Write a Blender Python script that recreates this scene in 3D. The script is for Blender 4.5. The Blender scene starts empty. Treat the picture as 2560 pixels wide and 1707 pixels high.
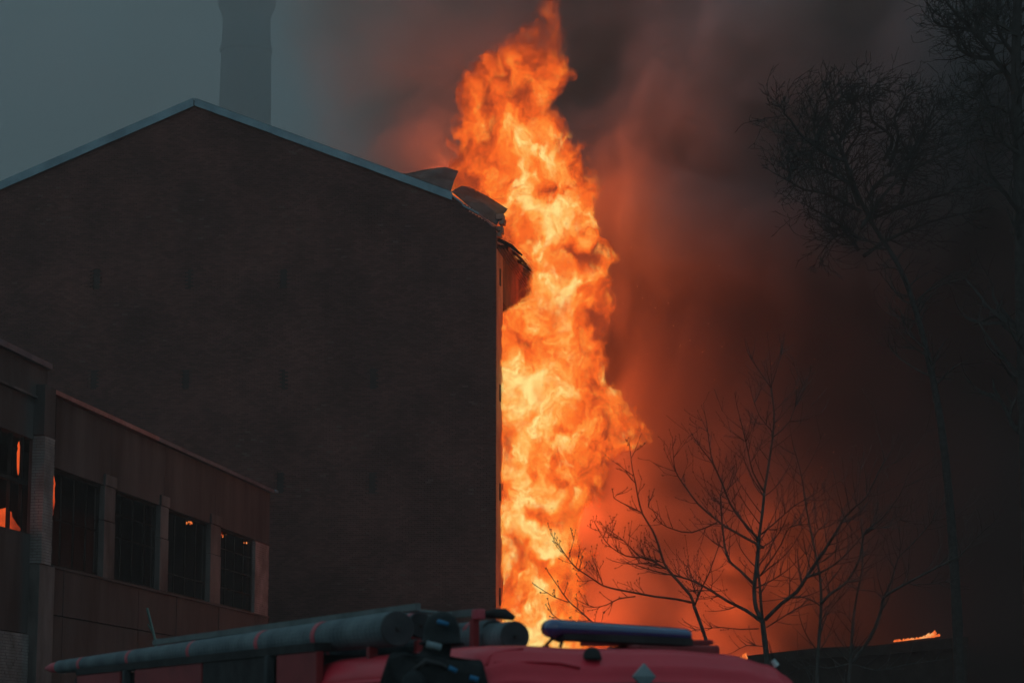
import bpy, bmesh, math, random
import numpy as np
from mathutils import Vector, Matrix, noise as mnoise

R = math.radians
rng = random.Random(7)
scene = bpy.context.scene
COL = scene.collection

# ------------------------------------------------------------------ camera, world, sun, exposure
CAM_Z, PITCH, FPX = 1.55, math.atan(1028 / 6044.4), 6044.4
cam_d = bpy.data.cameras.new('camera')
cam = bpy.data.objects.new('camera', cam_d)
COL.objects.link(cam)
cam.location = (0, 0, CAM_Z)
cam.rotation_euler = (math.pi / 2 + PITCH, 0, 0)
cam_d.lens, cam_d.sensor_width, cam_d.sensor_fit = 85, 36, 'HORIZONTAL'
cam_d.clip_start, cam_d.clip_end = 0.1, 4000
cam_d.dof.use_dof = True
cam_d.dof.focus_distance = 85
cam_d.dof.aperture_fstop = 3.6
scene.camera = cam

SUN_EL, SUN_ROT = R(28), R(215)
world = bpy.data.worlds.new('World')
scene.world = world
world.use_nodes = True
wn = world.node_tree
wn.nodes.clear()
sky = wn.nodes.new('ShaderNodeTexSky')
sky.sky_type = 'NISHITA'
sky.sun_disc = False
sky.sun_elevation, sky.sun_rotation = SUN_EL, SUN_ROT
sky.air_density, sky.dust_density, sky.ozone_density = 1.0, 2.0, 2.0
bg = wn.nodes.new('ShaderNodeBackground')
bg.inputs['Strength'].default_value = 0.05
wo = wn.nodes.new('ShaderNodeOutputWorld')
# an even veil of teal overcast covers most of the clear sky
veil = wn.nodes.new('ShaderNodeMix')
veil.data_type = 'RGBA'
veil.inputs[0].default_value = 0.88
veil.inputs[7].default_value = (4.1, 7.0, 8.1, 1)
wn.links.new(sky.outputs[0], veil.inputs[6])
wn.links.new(veil.outputs[2], bg.inputs[0])
wn.links.new(bg.outputs[0], wo.inputs[0])

sun_d = bpy.data.lights.new('sun', 'SUN')
sun_d.energy, sun_d.angle, sun_d.color = 0.02, R(30), (1.0, 0.93, 0.86)
sun = bpy.data.objects.new('sun', sun_d)
COL.objects.link(sun)
# the low sun stands behind the camera, smothered by cloud and smoke
sd = Vector((math.sin(SUN_ROT) * math.cos(SUN_EL), math.cos(SUN_ROT) * math.cos(SUN_EL), math.sin(SUN_EL)))
sun.rotation_euler = sd.to_track_quat('Z', 'Y').to_euler()

scene.view_settings.view_transform = 'Standard'
scene.view_settings.look = 'None'
scene.view_settings.exposure = 0.0
scene.view_settings.gamma = 1.0
scene.view_settings.use_curve_mapping = False
cy = scene.cycles
cy.use_denoising = True
cy.denoiser = 'OPENIMAGEDENOISE'
cy.max_bounces = 4
cy.diffuse_bounces = 2
cy.glossy_bounces = 2
cy.transmission_bounces = 2
cy.volume_bounces = 0
cy.transparent_max_bounces = 24
cy.sample_clamp_indirect = 2.0
cy.volume_max_steps = 256
cy.use_light_tree = True
cy.use_adaptive_sampling = True
cy.adaptive_threshold = 0.02


# ------------------------------------------------------------------ helpers
def P(px, py, Y):
    """The point at forward distance Y seen at photograph pixel (px, py) of 2560 x 1707."""
    a, b = (px - 1280) / FPX, (853.5 - py) / FPX
    dy = math.cos(PITCH) - b * math.sin(PITCH)
    dz = math.sin(PITCH) + b * math.cos(PITCH)
    k = Y / dy
    return Vector((a * k, Y, CAM_Z + dz * k))


def D(dx, dy, Y):
    """P for coordinates read on the 2352 pixel wide copy of the photograph."""
    return P(dx * 1.08844, dy * 1.08844, Y)


def ray(px, py):
    return (P(px, py, 1.0) - Vector((0, 0, CAM_Z)))


def link(o, parent=None):
    COL.objects.link(o)
    if parent is not None:
        o.parent = parent
    return o


def tag(o, label=None, cat=None, group=None, kind=None):
    if label: o['label'] = label
    if cat: o['category'] = cat
    if group: o['group'] = group
    if kind: o['kind'] = kind
    return o


def empty(name, loc=(0, 0, 0), rz=0.0):
    o = bpy.data.objects.new(name, None)
    o.location = loc
    o.rotation_euler = (0, 0, rz)
    o.empty_display_size = 0.3
    return link(o)


class MB:
    """Collects vertices and faces and links them as one mesh object."""

    def __init__(self):
        self.v, self.f = [], []

    def add(self, vs, fs):
        n = len(self.v)
        self.v.extend([tuple(p) for p in vs])
        self.f.extend([tuple(i + n for i in q) for q in fs])
        return self

    def box(self, c, h, ax=None):
        c = Vector(c)
        X, Y, Z = ax if ax else (Vector((1, 0, 0)), Vector((0, 1, 0)), Vector((0, 0, 1)))
        vs = [c + X * (sx * h[0]) + Y * (sy * h[1]) + Z * (sz * h[2]) for sz in (-1, 1) for sy in (-1, 1) for sx in (-1, 1)]
        return self.add(vs, [(0, 2, 3, 1), (4, 5, 7, 6), (0, 1, 5, 4), (2, 6, 7, 3), (0, 4, 6, 2), (1, 3, 7, 5)])

    def tube(self, pts, rad, n=8, caps=True):
        pts = [Vector(p) for p in pts]
        m = len(pts)
        if not hasattr(rad, '__len__'):
            rad = [rad] * m
        rings = []
        ref = None
        for i in range(m):
            t = (pts[min(i + 1, m - 1)] - pts[max(i - 1, 0)])
            if t.length < 1e-9:
                t = Vector((0, 0, 1))
            t.normalize()
            if ref is None:
                ref = t.orthogonal().normalized()
            a = (ref - t * ref.dot(t))
            a = a.normalized() if a.length > 1e-6 else t.orthogonal().normalized()
            ref = a
            b = t.cross(a)
            rings.append([pts[i] + (a * math.cos(2 * math.pi * k / n) + b * math.sin(2 * math.pi * k / n)) * rad[i] for k in range(n)])
        vs = [p for r_ in rings for p in r_]
        fs = []
        for i in range(m - 1):
            for k in range(n):
                fs.append((i * n + k, i * n + (k + 1) % n, (i + 1) * n + (k + 1) % n, (i + 1) * n + k))
        if caps:
            fs.append(tuple(range(n))[::-1])
            fs.append(tuple((m - 1) * n + k for k in range(n)))
        return self.add(vs, fs)

    def lathe(self, prof, c, n=24):
        vs, fs = [], []
        for (r_, z) in prof:
            for k in range(n):
                a = 2 * math.pi * k / n
                vs.append((c[0] + r_ * math.cos(a), c[1] + r_ * math.sin(a), z))
        for i in range(len(prof) - 1):
            for k in range(n):
                fs.append((i * n + k, i * n + (k + 1) % n, (i + 1) * n + (k + 1) % n, (i + 1) * n + k))
        fs.append(tuple(range(n))[::-1])
        fs.append(tuple((len(prof) - 1) * n + k for k in range(n)))
        return self.add(vs, fs)

    def mesh(self, name, mat=None, smooth=False):
        me = bpy.data.meshes.new(name)
        me.from_pydata(self.v, [], self.f)
        if mat: me.materials.append(mat)
        if smooth:
            me.polygons.foreach_set('use_smooth', [True] * len(me.polygons))
        me.update()
        return me

    def build(self, name, mat=None, parent=None, smooth=False, bevel=0.0):
        o = bpy.data.objects.new(name, self.mesh(name, mat, smooth))
        link(o, parent)
        if bevel:
            b = o.modifiers.new('bevel', 'BEVEL')
            b.width, b.segments, b.limit_method = bevel, 3, 'ANGLE'
            b.harden_normals = False
        return o


def nodes(m):
    m.use_nodes = True
    nt = m.node_tree
    nt.nodes.clear()
    return nt, nt.nodes.new('ShaderNodeOutputMaterial')


def mathn(nt, op, a=None, b=None, c=None, clamp=False):
    n = nt.nodes.new('ShaderNodeMath')
    n.operation = op
    n.use_clamp = clamp
    for i, s in enumerate((a, b, c)):
        if s is None: continue
        if isinstance(s, (int, float)): n.inputs[i].default_value = s
        else: nt.links.new(s, n.inputs[i])
    return n.outputs[0]


def vmath(nt, op, a=None, b=None, scale=None):
    n = nt.nodes.new('ShaderNodeVectorMath')
    n.operation = op
    for i, s in enumerate((a, b)):
        if s is None: continue
        if isinstance(s, (tuple, list)): n.inputs[i].default_value = s
        else: nt.links.new(s, n.inputs[i])
    if scale is not None: n.inputs['Scale'].default_value = scale
    return n.outputs[0]


def noisen(nt, vec, scale, detail=2.0, rough=0.5, dist=0.0, color=False):
    n = nt.nodes.new('ShaderNodeTexNoise')
    n.inputs['Scale'].default_value = scale
    n.inputs['Detail'].default_value = detail
    n.inputs['Roughness'].default_value = rough
    n.inputs['Distortion'].default_value = dist
    if vec is not None: nt.links.new(vec, n.inputs['Vector'])
    return n.outputs['Color' if color else 'Fac']


def ramp(nt, fac, stops, interp='LINEAR'):
    n = nt.nodes.new('ShaderNodeValToRGB')
    cr = n.color_ramp
    cr.interpolation = interp
    while len(cr.elements) > 1: cr.elements.remove(cr.elements[-1])
    cr.elements[0].position = stops[0][0]
    cr.elements[0].color = (*stops[0][1], 1)
    for p_, c in stops[1:]:
        e = cr.elements.new(p_)
        e.color = (*c, 1)
    nt.links.new(fac, n.inputs[0])
    return n.outputs[0]


def mrange(nt, v, a, b, c=0.0, d=1.0, smooth=False):
    n = nt.nodes.new('ShaderNodeMapRange')
    n.interpolation_type = 'SMOOTHSTEP' if smooth else 'LINEAR'
    nt.links.new(v, n.inputs[0])
    for i, s in enumerate((a, b, c, d)):
        n.inputs[1 + i].default_value = s
    return n.outputs[0]


def mix(nt, fac, a, b, mode='MIX'):
    n = nt.nodes.new('ShaderNodeMix')
    n.data_type = 'RGBA'
    n.blend_type = mode
    for s, k in ((fac, 0), (a, 6), (b, 7)):
        if isinstance(s, (int, float)): n.inputs[k].default_value = s
        elif isinstance(s, tuple): n.inputs[k].default_value = (*s, 1)
        else: nt.links.new(s, n.inputs[k])
    return n.outputs[2]


def surf(name, c1, c2, scale=3.0, rough=0.85, spec=0.25, metal=0.0, bump=0.15, bscale=None, island=0.0, stretch=(1, 1, 1), coat=0.0, detail=5.0):
    """A weathered surface: two colours mixed by noise, small relief, optional tone per loose piece."""
    m = bpy.data.materials.new(name)
    nt, out = nodes(m)
    b = nt.nodes.new('ShaderNodeBsdfPrincipled')
    nt.links.new(b.outputs[0], out.inputs[0])
    g = nt.nodes.new('ShaderNodeNewGeometry')
    pos = vmath(nt, 'MULTIPLY', g.outputs['Position'], stretch)
    n1 = noisen(nt, pos, scale, detail, 0.6)
    col = mix(nt, mrange(nt, n1, 0.35, 0.68), c1, c2)
    if island:
        k = mrange(nt, g.outputs['Random Per Island'], 0, 1, 1 - island, 1 + island)
        col = mix(nt, 1.0, col, k, 'MULTIPLY')
    nt.links.new(col, b.inputs['Base Color'])
    b.inputs['Roughness'].default_value = rough
    b.inputs['Specular IOR Level'].default_value = spec
    b.inputs['Metallic'].default_value = metal
    if coat:
        b.inputs['Coat Weight'].default_value = coat
        b.inputs['Coat Roughness'].default_value = 0.12
    if bump:
        bn = nt.nodes.new('ShaderNodeBump')
        bn.inputs['Strength'].default_value = bump
        bn.inputs['Distance'].default_value = 0.03
        nt.links.new(noisen(nt, pos, bscale or scale * 6, 4.0, 0.6), bn.inputs['Height'])
        nt.links.new(bn.outputs[0], b.inputs['Normal'])
    return m


# ------------------------------------------------------------------ materials
Z = Vector((0, 0, 1))
M = {}
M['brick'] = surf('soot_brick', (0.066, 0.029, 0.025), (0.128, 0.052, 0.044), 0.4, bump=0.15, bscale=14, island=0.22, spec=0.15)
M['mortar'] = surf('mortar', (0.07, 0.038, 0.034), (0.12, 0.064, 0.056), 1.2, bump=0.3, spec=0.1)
M['firelit_brick'] = surf('firelit_brick', (0.24, 0.11, 0.085), (0.40, 0.19, 0.14), 0.9, bump=0.3, spec=0.15)  # brick brightened to carry the fire's glow on the corner pier
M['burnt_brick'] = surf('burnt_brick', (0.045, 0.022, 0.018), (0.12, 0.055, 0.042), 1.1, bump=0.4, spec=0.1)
M['char'] = surf('charred_timber', (0.012, 0.010, 0.009), (0.03, 0.025, 0.022), 2.0, rough=0.95, spec=0.04, bump=0.5)
M['zinc'] = surf('zinc_trim', (0.10, 0.17, 0.21), (0.19, 0.29, 0.34), 0.9, rough=0.5, spec=0.4, bump=0.1, island=0.25)
M['roof_steel'] = surf('roof_steel', (0.03, 0.028, 0.027), (0.10, 0.092, 0.088), 1.5, rough=0.6, bump=0.25)
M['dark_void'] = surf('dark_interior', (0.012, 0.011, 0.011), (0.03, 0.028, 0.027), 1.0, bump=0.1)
M['slot'] = surf('soot_infill', (0.022, 0.017, 0.016), (0.045, 0.035, 0.033), 1.5, bump=0.2)
M['concrete'] = surf('stained_concrete', (0.018, 0.015, 0.0145), (0.085, 0.068, 0.064), 0.45, bump=0.3, bscale=6, stretch=(1, 1, 0.3), island=0.18)
M['pier'] = surf('pier_render', (0.035, 0.028, 0.026), (0.17, 0.135, 0.125), 0.8, bump=0.3, stretch=(1, 1, 0.4))
M['pale_brick'] = surf('silicate_brick', (0.13, 0.105, 0.098), (0.30, 0.245, 0.23), 1.0, bump=0.3, island=0.35)
M['coping'] = surf('firelit_coping', (0.22, 0.085, 0.08), (0.36, 0.16, 0.15), 1.3, rough=0.6, island=0.3, bump=0.15)  # red light of the window fires painted into the near pieces
M['dull_coping'] = surf('dull_coping', (0.05, 0.06, 0.075), (0.11, 0.115, 0.13), 1.3, rough=0.6, island=0.3, bump=0.15)
M['steel_grey'] = surf('grey_steel', (0.15, 0.19, 0.21), (0.28, 0.33, 0.35), 3.0, rough=0.45, bump=0.08)
M['green_pipe'] = surf('green_pipe', (0.06, 0.14, 0.13), (0.12, 0.24, 0.21), 3.0, rough=0.5, bump=0.1)
M['chimney'] = surf('hazed_brick', (0.13, 0.24, 0.28), (0.20, 0.33, 0.37), 0.3, bump=0.2)  # pale blue of the smoke haze painted into the stack
M['ground'] = surf('wet_ground', (0.03, 0.028, 0.026), (0.09, 0.08, 0.072), 0.35, bump=0.4, bscale=3)
M['bark'] = surf('bark', (0.02, 0.018, 0.016), (0.075, 0.068, 0.062), 9.0, bump=0.3, stretch=(1, 1, 0.35))
M['twig'] = surf('twig_bark', (0.018, 0.015, 0.014), (0.07, 0.06, 0.055), 3.0, bump=0.0)
M['bud'] = surf('bud', (0.04, 0.03, 0.025), (0.12, 0.095, 0.08), 20.0, bump=0.0)
M['dark_bark'] = surf('dark_bark', (0.020, 0.019, 0.018), (0.046, 0.043, 0.041), 7.0, rough=0.95, spec=0.04, bump=0.2)
M['ivy'] = surf('ivy_leaf', (0.03, 0.03, 0.025), (0.06, 0.055, 0.048), 2.0, rough=0.9, spec=0.05, bump=0.0, island=0.3)

nt = M['brick'].node_tree
bs_ = [n for n in nt.nodes if n.type == 'BSDF_PRINCIPLED'][0]
src_ = bs_.inputs['Base Color'].links[0].from_socket
geo_ = nt.nodes.new('ShaderNodeNewGeometry')
patchy = noisen(nt, geo_.outputs['Position'], 0.33, 3.0, 0.6)
thr = mathn(nt, 'ADD', geo_.outputs['Random Per Island'], mathn(nt, 'MULTIPLY', mathn(nt, 'SUBTRACT', patchy, 0.5), 0.28))
nt.links.new(mix(nt, mrange(nt, thr, 1.0, 1.004), src_, (0.115, 0.066, 0.056)), bs_.inputs['Base Color'])

# ------------------------------------------------------------------ ground
g = MB()
g.add([(-700, -60, 0), (700, -60, 0), (700, 2600, 0), (-700, 2600, 0)], [(0, 1, 2, 3)])
tag(g.build('ground', M['ground']), kind='structure')

# ------------------------------------------------------------------ burning brick building
TH = R(7.8)
U, V = Vector((math.cos(TH), -math.sin(TH), 0)), Vector((math.sin(TH), math.cos(TH), 0))
C0 = P(1240, 1000, 100)
C0.z = 0


def on_plane(px, py, p0, nrm):
    d = ray(px, py)
    o = Vector((0, 0, CAM_Z))
    return o + d * ((p0 - o).dot(nrm) / d.dot(nrm))


def front(px, py):
    q = on_plane(px, py, C0, V)
    return (q - C0).dot(U), q.z


def side(px, py):
    q = on_plane(px, py, C0, U)
    return (q - C0).dot(V), q.z


AX = (U, V, Z)
apex_a, apex_z = front(487, 252)
eave_a, gable_z = front(1240, 527)
eave_z = front(1240, 590)[1]
slope = (apex_z - gable_z) / (0 - apex_a)
brk0, brk1 = front(1128, 486), front(1242, 566)      # the broken corner of the gable


def roof_z(a):
    return apex_z - abs(a - apex_a) * slope


def brick_top(a):
    t = roof_z(a) - 0.06
    if a > brk0[0]:
        t = min(t, brk0[1] + (brk1[1] - brk0[1]) * (a - brk0[0]) / (brk1[0] - brk0[0]) - 0.02)
    return t


bld = tag(empty('brick_building', C0), 'tall dark brick gabled building on fire behind its right corner', 'building')
bld.rotation_euler = (0, 0, 0)


def W(a, s, z):
    """Building coordinates (along the gable, depth, height) to the empty's local space."""
    return U * a + V * s + Z * z


LEFT = -26.0
# core of the front wall, set back behind the brick faces
core = MB()
cl = [W(LEFT, 0.115, 0), W(-0.02, 0.115, 0), W(-0.02, 0.115, brk1[1] - 0.2), W(brk0[0], 0.115, brk0[1] - 0.2), W(apex_a, 0.115, apex_z - 0.05), W(LEFT, 0.115, roof_z(LEFT) - 0.05)]
cb = [p + V * 0.45 for p in cl]
n_ = len(cl)
core.add(cl + cb, [tuple(range(n_)), tuple(range(2 * n_ - 1, n_ - 1, -1))] + [((i + 1) % n_, i, i + n_, (i + 1) % n_ + n_) for i in range(n_)])
core.build('gable_wall', M['mortar'], bld)

SLOTS = [front(*p) for p in ((240, 697), (472, 697), (707, 697), (235, 949), (462, 949), (708, 947), (934, 946), (931, 1206), (700, 1206), (462, 1206))]
HC, LB, J = 0.0835, 0.262, 0.011
rb = random.Random(3)
brick_mesh = {}


def brick_box(half):
    key = round(half, 3)
    if key not in brick_mesh:
        m_ = MB()
        m_.box((0, 0, 0), (half, 0.06, (HC - J) / 2), AX)
        brick_mesh[key] = m_.mesh('brick', M['brick'])
    return brick_mesh[key]


wallb = MB()
lost = [(front(1195, 1080), 1.7), (front(1165, 860), 1.4), (front(1000, 980), 1.2), (front(600, 430), 1.5), (front(720, 470), 1.0)]
c = 0
singles = []
z = 2.2
while z < apex_z - 0.1:
    a = -0.005 - (0.131 if c % 2 else 0.0)
    first = True
    while a > LEFT:
        l = LB
        a0 = a - (l - J)
        am = (a + a0) / 2
        zm = z + HC / 2
        if zm + HC / 2 < brick_top(am) - 0.3 * slope * LB:
            hole = any(abs(am - sa) < 0.17 and abs(zm - sz) < 0.44 for sa, sz in SLOTS)
            if not hole:
                wear = max([max(0, 1 - math.hypot(am - q[0], zm - q[1]) / r_) for q, r_ in lost])
                pr = rb.uniform(-0.008, 0.006) - (0.03 if rb.random() < 0.02 + 0.35 * wear else 0)
                hl = (l - J) / 2
                if first:
                    singles.append((am, pr, zm, hl))
                else:
                    x0, x1, y0, y1, z0, z1 = am - hl, am + hl, 0.0 - pr, 0.12, z + J / 2, z + HC - J / 2
                    wallb.add([W(x0, y0, z0), W(x1, y0, z0), W(x1, y0, z1), W(x0, y0, z1), W(x0, y1, z0), W(x1, y1, z0), W(x1, y1, z1), W(x0, y1, z1)],
                              [(0, 1, 2, 3), (1, 5, 6, 2), (4, 0, 3, 7), (3, 2, 6, 7), (4, 5, 1, 0)])
        first = False
        a = a0 - J
    if c % 2:
        # the short closer that makes the bond at the corner
        if z + HC < brk1[1]:
            wallb.add([W(-0.125, 0.0, z + J / 2), W(-0.003, 0.0, z + J / 2), W(-0.003, 0.0, z + HC - J / 2), W(-0.125, 0.0, z + HC - J / 2),
                       W(-0.125, 0.12, z + J / 2), W(-0.003, 0.12, z + J / 2), W(-0.003, 0.12, z + HC - J / 2), W(-0.125, 0.12, z + HC - J / 2)],
                      [(0, 1, 2, 3), (1, 5, 6, 2), (4, 0, 3, 7), (3, 2, 6, 7), (4, 5, 1, 0)])
    z += HC
    c += 1
tag(wallb.build('brickwork', M['brick'], bld), kind='stuff')
singles.sort(key=lambda q: -q[2])
for (am, pr, zm, hl) in singles[:300]:
    o = bpy.data.objects.new('brick', brick_box(hl))
    o.location = W(am + rb.uniform(-0.01, 0.012), 0.06 - pr, zm)
    link(o, bld)
for sa, sz in SLOTS:
    s_ = MB()
    s_.box(W(sa, 0.085, sz), (0.165, 0.012, 0.43), AX)
    s_.build('vent_slot', M['slot'], bld)

# right-hand side wall: piers, spandrels and openings that the fire bursts from
SW_L, SPAN0, PIER, OPEN, FLOOR_H, OPEN_H = 30.0, 2.0, 1.5, 1.9, 4.25, 2.6
floors = [eave_z - 3.75 - FLOOR_H * k for k in range(6)]
sw = corner = MB()
s0, first = 0.0, True
tk = 0.32


def wall_piece(s_a, s_b, z_a, z_b, t=tk):
    sw.box(W(-t - 0.0, (s_a + s_b) / 2, (z_a + z_b) / 2), (t, (s_b - s_a) / 2, (z_b - z_a) / 2), AX)


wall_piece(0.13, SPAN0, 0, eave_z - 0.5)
sw.build('corner_pier', M['firelit_brick'], bld)
sw = MB()
s_ = SPAN0
openings = []
while s_ < SW_L - OPEN - PIER:
    zt = eave_z - 0.5
    for zf in floors:
        wall_piece(s_, s_ + OPEN, zf + OPEN_H / 2, zt)
        zt = zf - OPEN_H / 2
        openings.append((s_ + OPEN / 2, zf))
    wall_piece(s_, s_ + OPEN, 0, zt)
    wall_piece(s_ + OPEN, s_ + OPEN + PIER, 0, eave_z - 0.5)
    s_ += OPEN + PIER
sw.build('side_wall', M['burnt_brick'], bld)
for (so, zf) in openings[:24]:
    f = MB()
    for dz in (-1, 1):
        f.box(W(-0.3, so, zf + dz * (OPEN_H / 2 - 0.06)), (0.05, OPEN / 2 - 0.004, 0.055), AX)
    for dy in (-1, 1):
        f.box(W(-0.3, so + dy * (OPEN / 2 - 0.06), zf), (0.045, 0.055, OPEN_H / 2 - 0.12), AX)
    wf = f.build('window', M['char'], bld)
    g_ = MB()
    g_.box(W(-0.3, so, zf), (0.03, 0.035, OPEN_H / 2 - 0.13), AX)
    g_.build('mullion', M['char'], wf)
# narrow recessed panels near the corner, one to a floor, and the projecting sills
for zpx in (980, 1228, 1490, 690):
    sa, sz = side(1247.5, zpx)
    k = MB()
    k.box(W(0.015, 1.15, sz), (0.02, 0.14, 0.36), AX)
    k.build('vent_slot', M['dark_void'], bld)
# stepped brick eave, broken off towards the back
ev = MB()
for k, (o_, h_) in enumerate(((0.06, 0.09), (0.12, 0.09), (0.18, 0.1), (0.25, 0.22))):
    zz = eave_z - 0.5 + sum(x[1] for x in ((0.06, 0.09), (0.12, 0.09), (0.18, 0.1), (0.25, 0.22))[:k]) + h_ / 2
    ev.box(W(o_ / 2 - 0.3, 6.2 + 0.05 * k, zz), (0.3 + o_ / 2, 6.0 - 0.5 * k, h_ / 2), AX)
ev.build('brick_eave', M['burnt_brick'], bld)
# charred rafters sticking out over the eave
for s_ in (1.2, 3.4, 5.0, 6.9, 8.6):
    k = MB()
    dn = -slope
    L_ = rb.uniform(0.25, 0.75)
    k.tube([W(-1.0, s_, eave_z + 0.18 + slope), W(0.25 + L_ * 0.4, s_ + rb.uniform(-.1, .1), eave_z - 0.02 - rb.uniform(0.0, 0.3)), W(0.4 + L_, s_ + rb.uniform(-.2, .2), eave_z - 0.35 - L_ * .5)], [0.09, 0.08, 0.04], 6)
    k.build('rafter', M['char'], bld)
# broken beam hanging off the eave
k = MB()
q0, q1 = side(1277, 628)[0], side(1310, 655)[0]
k.tube([W(0.1, 6.6, eave_z - 0.05), W(0.5, 7.2, eave_z - 0.35), W(0.95, 8.1, eave_z - 1.0)], [0.10, 0.12, 0.11], 6)
k.tube([W(0.45, 7.1, eave_z - 0.3), W(0.85, 7.3, eave_z - 0.32)], [0.06, 0.03], 6)
k.build('broken_beam', M['char'], bld)
# roof slopes: the left one whole, the right one burnt away beyond the first sheets
rf = MB()
t0 = 0.06


def slab(mb, a0, a1, s_a, s_b, up=0.02, t=0.08):
    vs = [W(a, s, roof_z(a) + up + q) for q in (0, t) for (a, s) in ((a0, s_a), (a1, s_a), (a1, s_b), (a0, s_b))]
    mb.add(vs, [(3, 2, 1, 0), (4, 5, 6, 7), (0, 1, 5, 4), (1, 2, 6, 5), (2, 3, 7, 6), (3, 0, 4, 7)])


slab(rf, LEFT, apex_a, 0.1, 30)
slab(rf, apex_a, brk0[0] - 1.6, 0.1, 24)
slab(rf, brk0[0] - 1.6, brk0[0] - 0.1, 0.1, 6)
rf.build('roof', M['roof_steel'], bld)
# zinc verge, piece by piece
va, k_ = apex_a, 0


def verge(a_hi, a_lo, drop=0.30, up=0.13, jit=0.0):
    zz = [roof_z(a_hi), roof_z(a_lo)]
    vs = []
    for s_ in (-0.13, -0.09):
        vs += [W(a_hi, s_ - jit, zz[0] - drop), W(a_lo, s_ - jit, zz[1] - drop + rb.uniform(-.02, .02)), W(a_lo, s_ - jit, zz[1] + up), W(a_hi, s_ - jit, zz[0] + up)]
    m_ = MB()
    m_.add(vs, [(0, 1, 2, 3), (7, 6, 5, 4), (0, 3, 7, 4), (1, 5, 6, 2), (3, 2, 6, 7), (0, 4, 5, 1)])
    m_.box(W((a_hi + a_lo) / 2, 0.02, (zz[0] + zz[1]) / 2 + up + 0.02), (abs(a_hi - a_lo) / 2 * 0.99, 0.12, 0.004), (Vector((W(a_lo, 0, zz[1]) - W(a_hi, 0, zz[0]))).normalized(), V, Vector((W(a_lo, 0, zz[1]) - W(a_hi, 0, zz[0]))).normalized().cross(V)))
    m_.build('verge_strip', M['zinc'], bld)


a = apex_a - 0.02
while a > LEFT + 1.5:
    nxt = a - rb.uniform(1.7, 2.1)
    verge(a, nxt - 0.05, 0.27, 0.10, 0.0 if k_ % 2 else 0.014)
    a = nxt
    k_ += 1
a = apex_a + 0.02
end = brk0[0] - 0.3
while a < end:
    nxt = min(a + rb.uniform(1.3, 2.0), end + 0.3)
    verge(a, nxt + 0.05, 0.24, 0.09, 0.0 if k_ % 2 else 0.014)
    a = nxt
    k_ += 1
# thin bent flashing left along the broken corner
pts_ = [(brk0[0] - .05, brk0[1] + .04), (brk0[0] + .45, brk0[1] - .34), (brk0[0] + .52, brk0[1] - .48), (brk0[0] + 1.2, brk0[1] - .86), (brk1[0] - .15, brk1[1] + .02)]
for i in range(4):
    (a_, z_a), (b_, z_b) = pts_[i], pts_[i + 1]
    k = MB()
    k.add([W(a_, -.05, z_a - .07), W(b_, -.05, z_b - .07), W(b_, -.05, z_b + .02), W(a_, -.05, z_a + .02), W(a_, .2, z_a - .07), W(b_, .2, z_b - .07), W(b_, .2, z_b + .02), W(a_, .2, z_a + .02)],
          [(0, 1, 2, 3), (7, 6, 5, 4), (3, 2, 6, 7), (0, 4, 5, 1), (0, 3, 7, 4), (1, 5, 6, 2)])
    k.build('bent_flashing', M['zinc'] if i < 3 else M['coping'], bld)


def curled(name, grid, mat, th=0.02):
    """A thin metal sheet through a grid of points, given real thickness."""
    m_ = MB()
    r_, c_ = len(grid), len(grid[0])
    m_.add([p for row in grid for p in row], [(i * c_ + j, i * c_ + j + 1, (i + 1) * c_ + j + 1, (i + 1) * c_ + j) for i in range(r_ - 1) for j in range(c_ - 1)])
    o = m_.build(name, mat, bld)
    s = o.modifiers.new('thick', 'SOLIDIFY')
    s.thickness = th
    return o


def L3(dx, dy, s):
    """Pixel of the small copy to building-local point at depth s behind the gable."""
    q = on_plane(dx * 1.08844, dy * 1.08844, C0 + V * s, V)
    return q - C0


bot = [(922, 398), (960, 411), (1000, 425), (1036, 439)]
top = [(936, 401), (985, 388), (1022, 384), (1053, 393)]
curled('torn_sheet', [[L3(*b_, 0.1) for b_ in bot],
                      [L3(b_[0] * .6 + t_[0] * .4, b_[1] * .5 + t_[1] * .5, 0.7) for b_, t_ in zip(bot, top)],
                      [L3(*t_, 1.5) for t_ in top], [L3(t_[0] - 3, t_[1] + 8, 2.3) for t_ in top]], M['roof_steel'])
bot = [(1038, 440), (1064, 462), (1100, 490), (1141, 517)]
mid = [(1046, 434), (1072, 447), (1110, 466), (1152, 498)]
top = [(1060, 427), (1078, 429), (1118, 450), (1166, 480)]
curled('torn_sheet', [[L3(*b_, -0.05) for b_ in bot], [L3(*t_, 0.5) for t_ in mid], [L3(*t_, 1.3) for t_ in top], [L3(t_[0] - 6, t_[1] + 10, 2.4) for t_ in top]], M['roof_steel'])
# rubble of the broken corner under the sheet
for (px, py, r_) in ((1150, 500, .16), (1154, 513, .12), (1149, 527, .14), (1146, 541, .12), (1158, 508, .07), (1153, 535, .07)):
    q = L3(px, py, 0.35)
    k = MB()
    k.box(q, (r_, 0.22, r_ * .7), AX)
    k.build('broken_block', M['firelit_brick'], bld, bevel=0.02)

# ------------------------------------------------------------------ long concrete workshop on the left
Q0 = P(100, 1400, 69)
Q0.z = 0


def wall_l(px, py, off=0.0):
    """(distance along the wall, height) of a pixel on the workshop's face moved out by off."""
    p0 = Q0 + U * off
    q = on_plane(px, py, p0, U)
    return (q - Q0).dot(V), q.z


shop = tag(empty('workshop_building', Q0), 'long soot stained concrete workshop with gutted windows on the left', 'building')


def S(s, off, z):
    return V * s + U * off + Z * z


AXS = (V, U, Z)


def panel(mb, s_a, s_b, z_a, z_b, off=0.0, th=0.2):
    mb.box(S((s_a + s_b) / 2, off - th / 2, (z_a + z_b) / 2), (abs(s_b - s_a) / 2, th / 2, abs(z_b - z_a) / 2), AXS)


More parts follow.
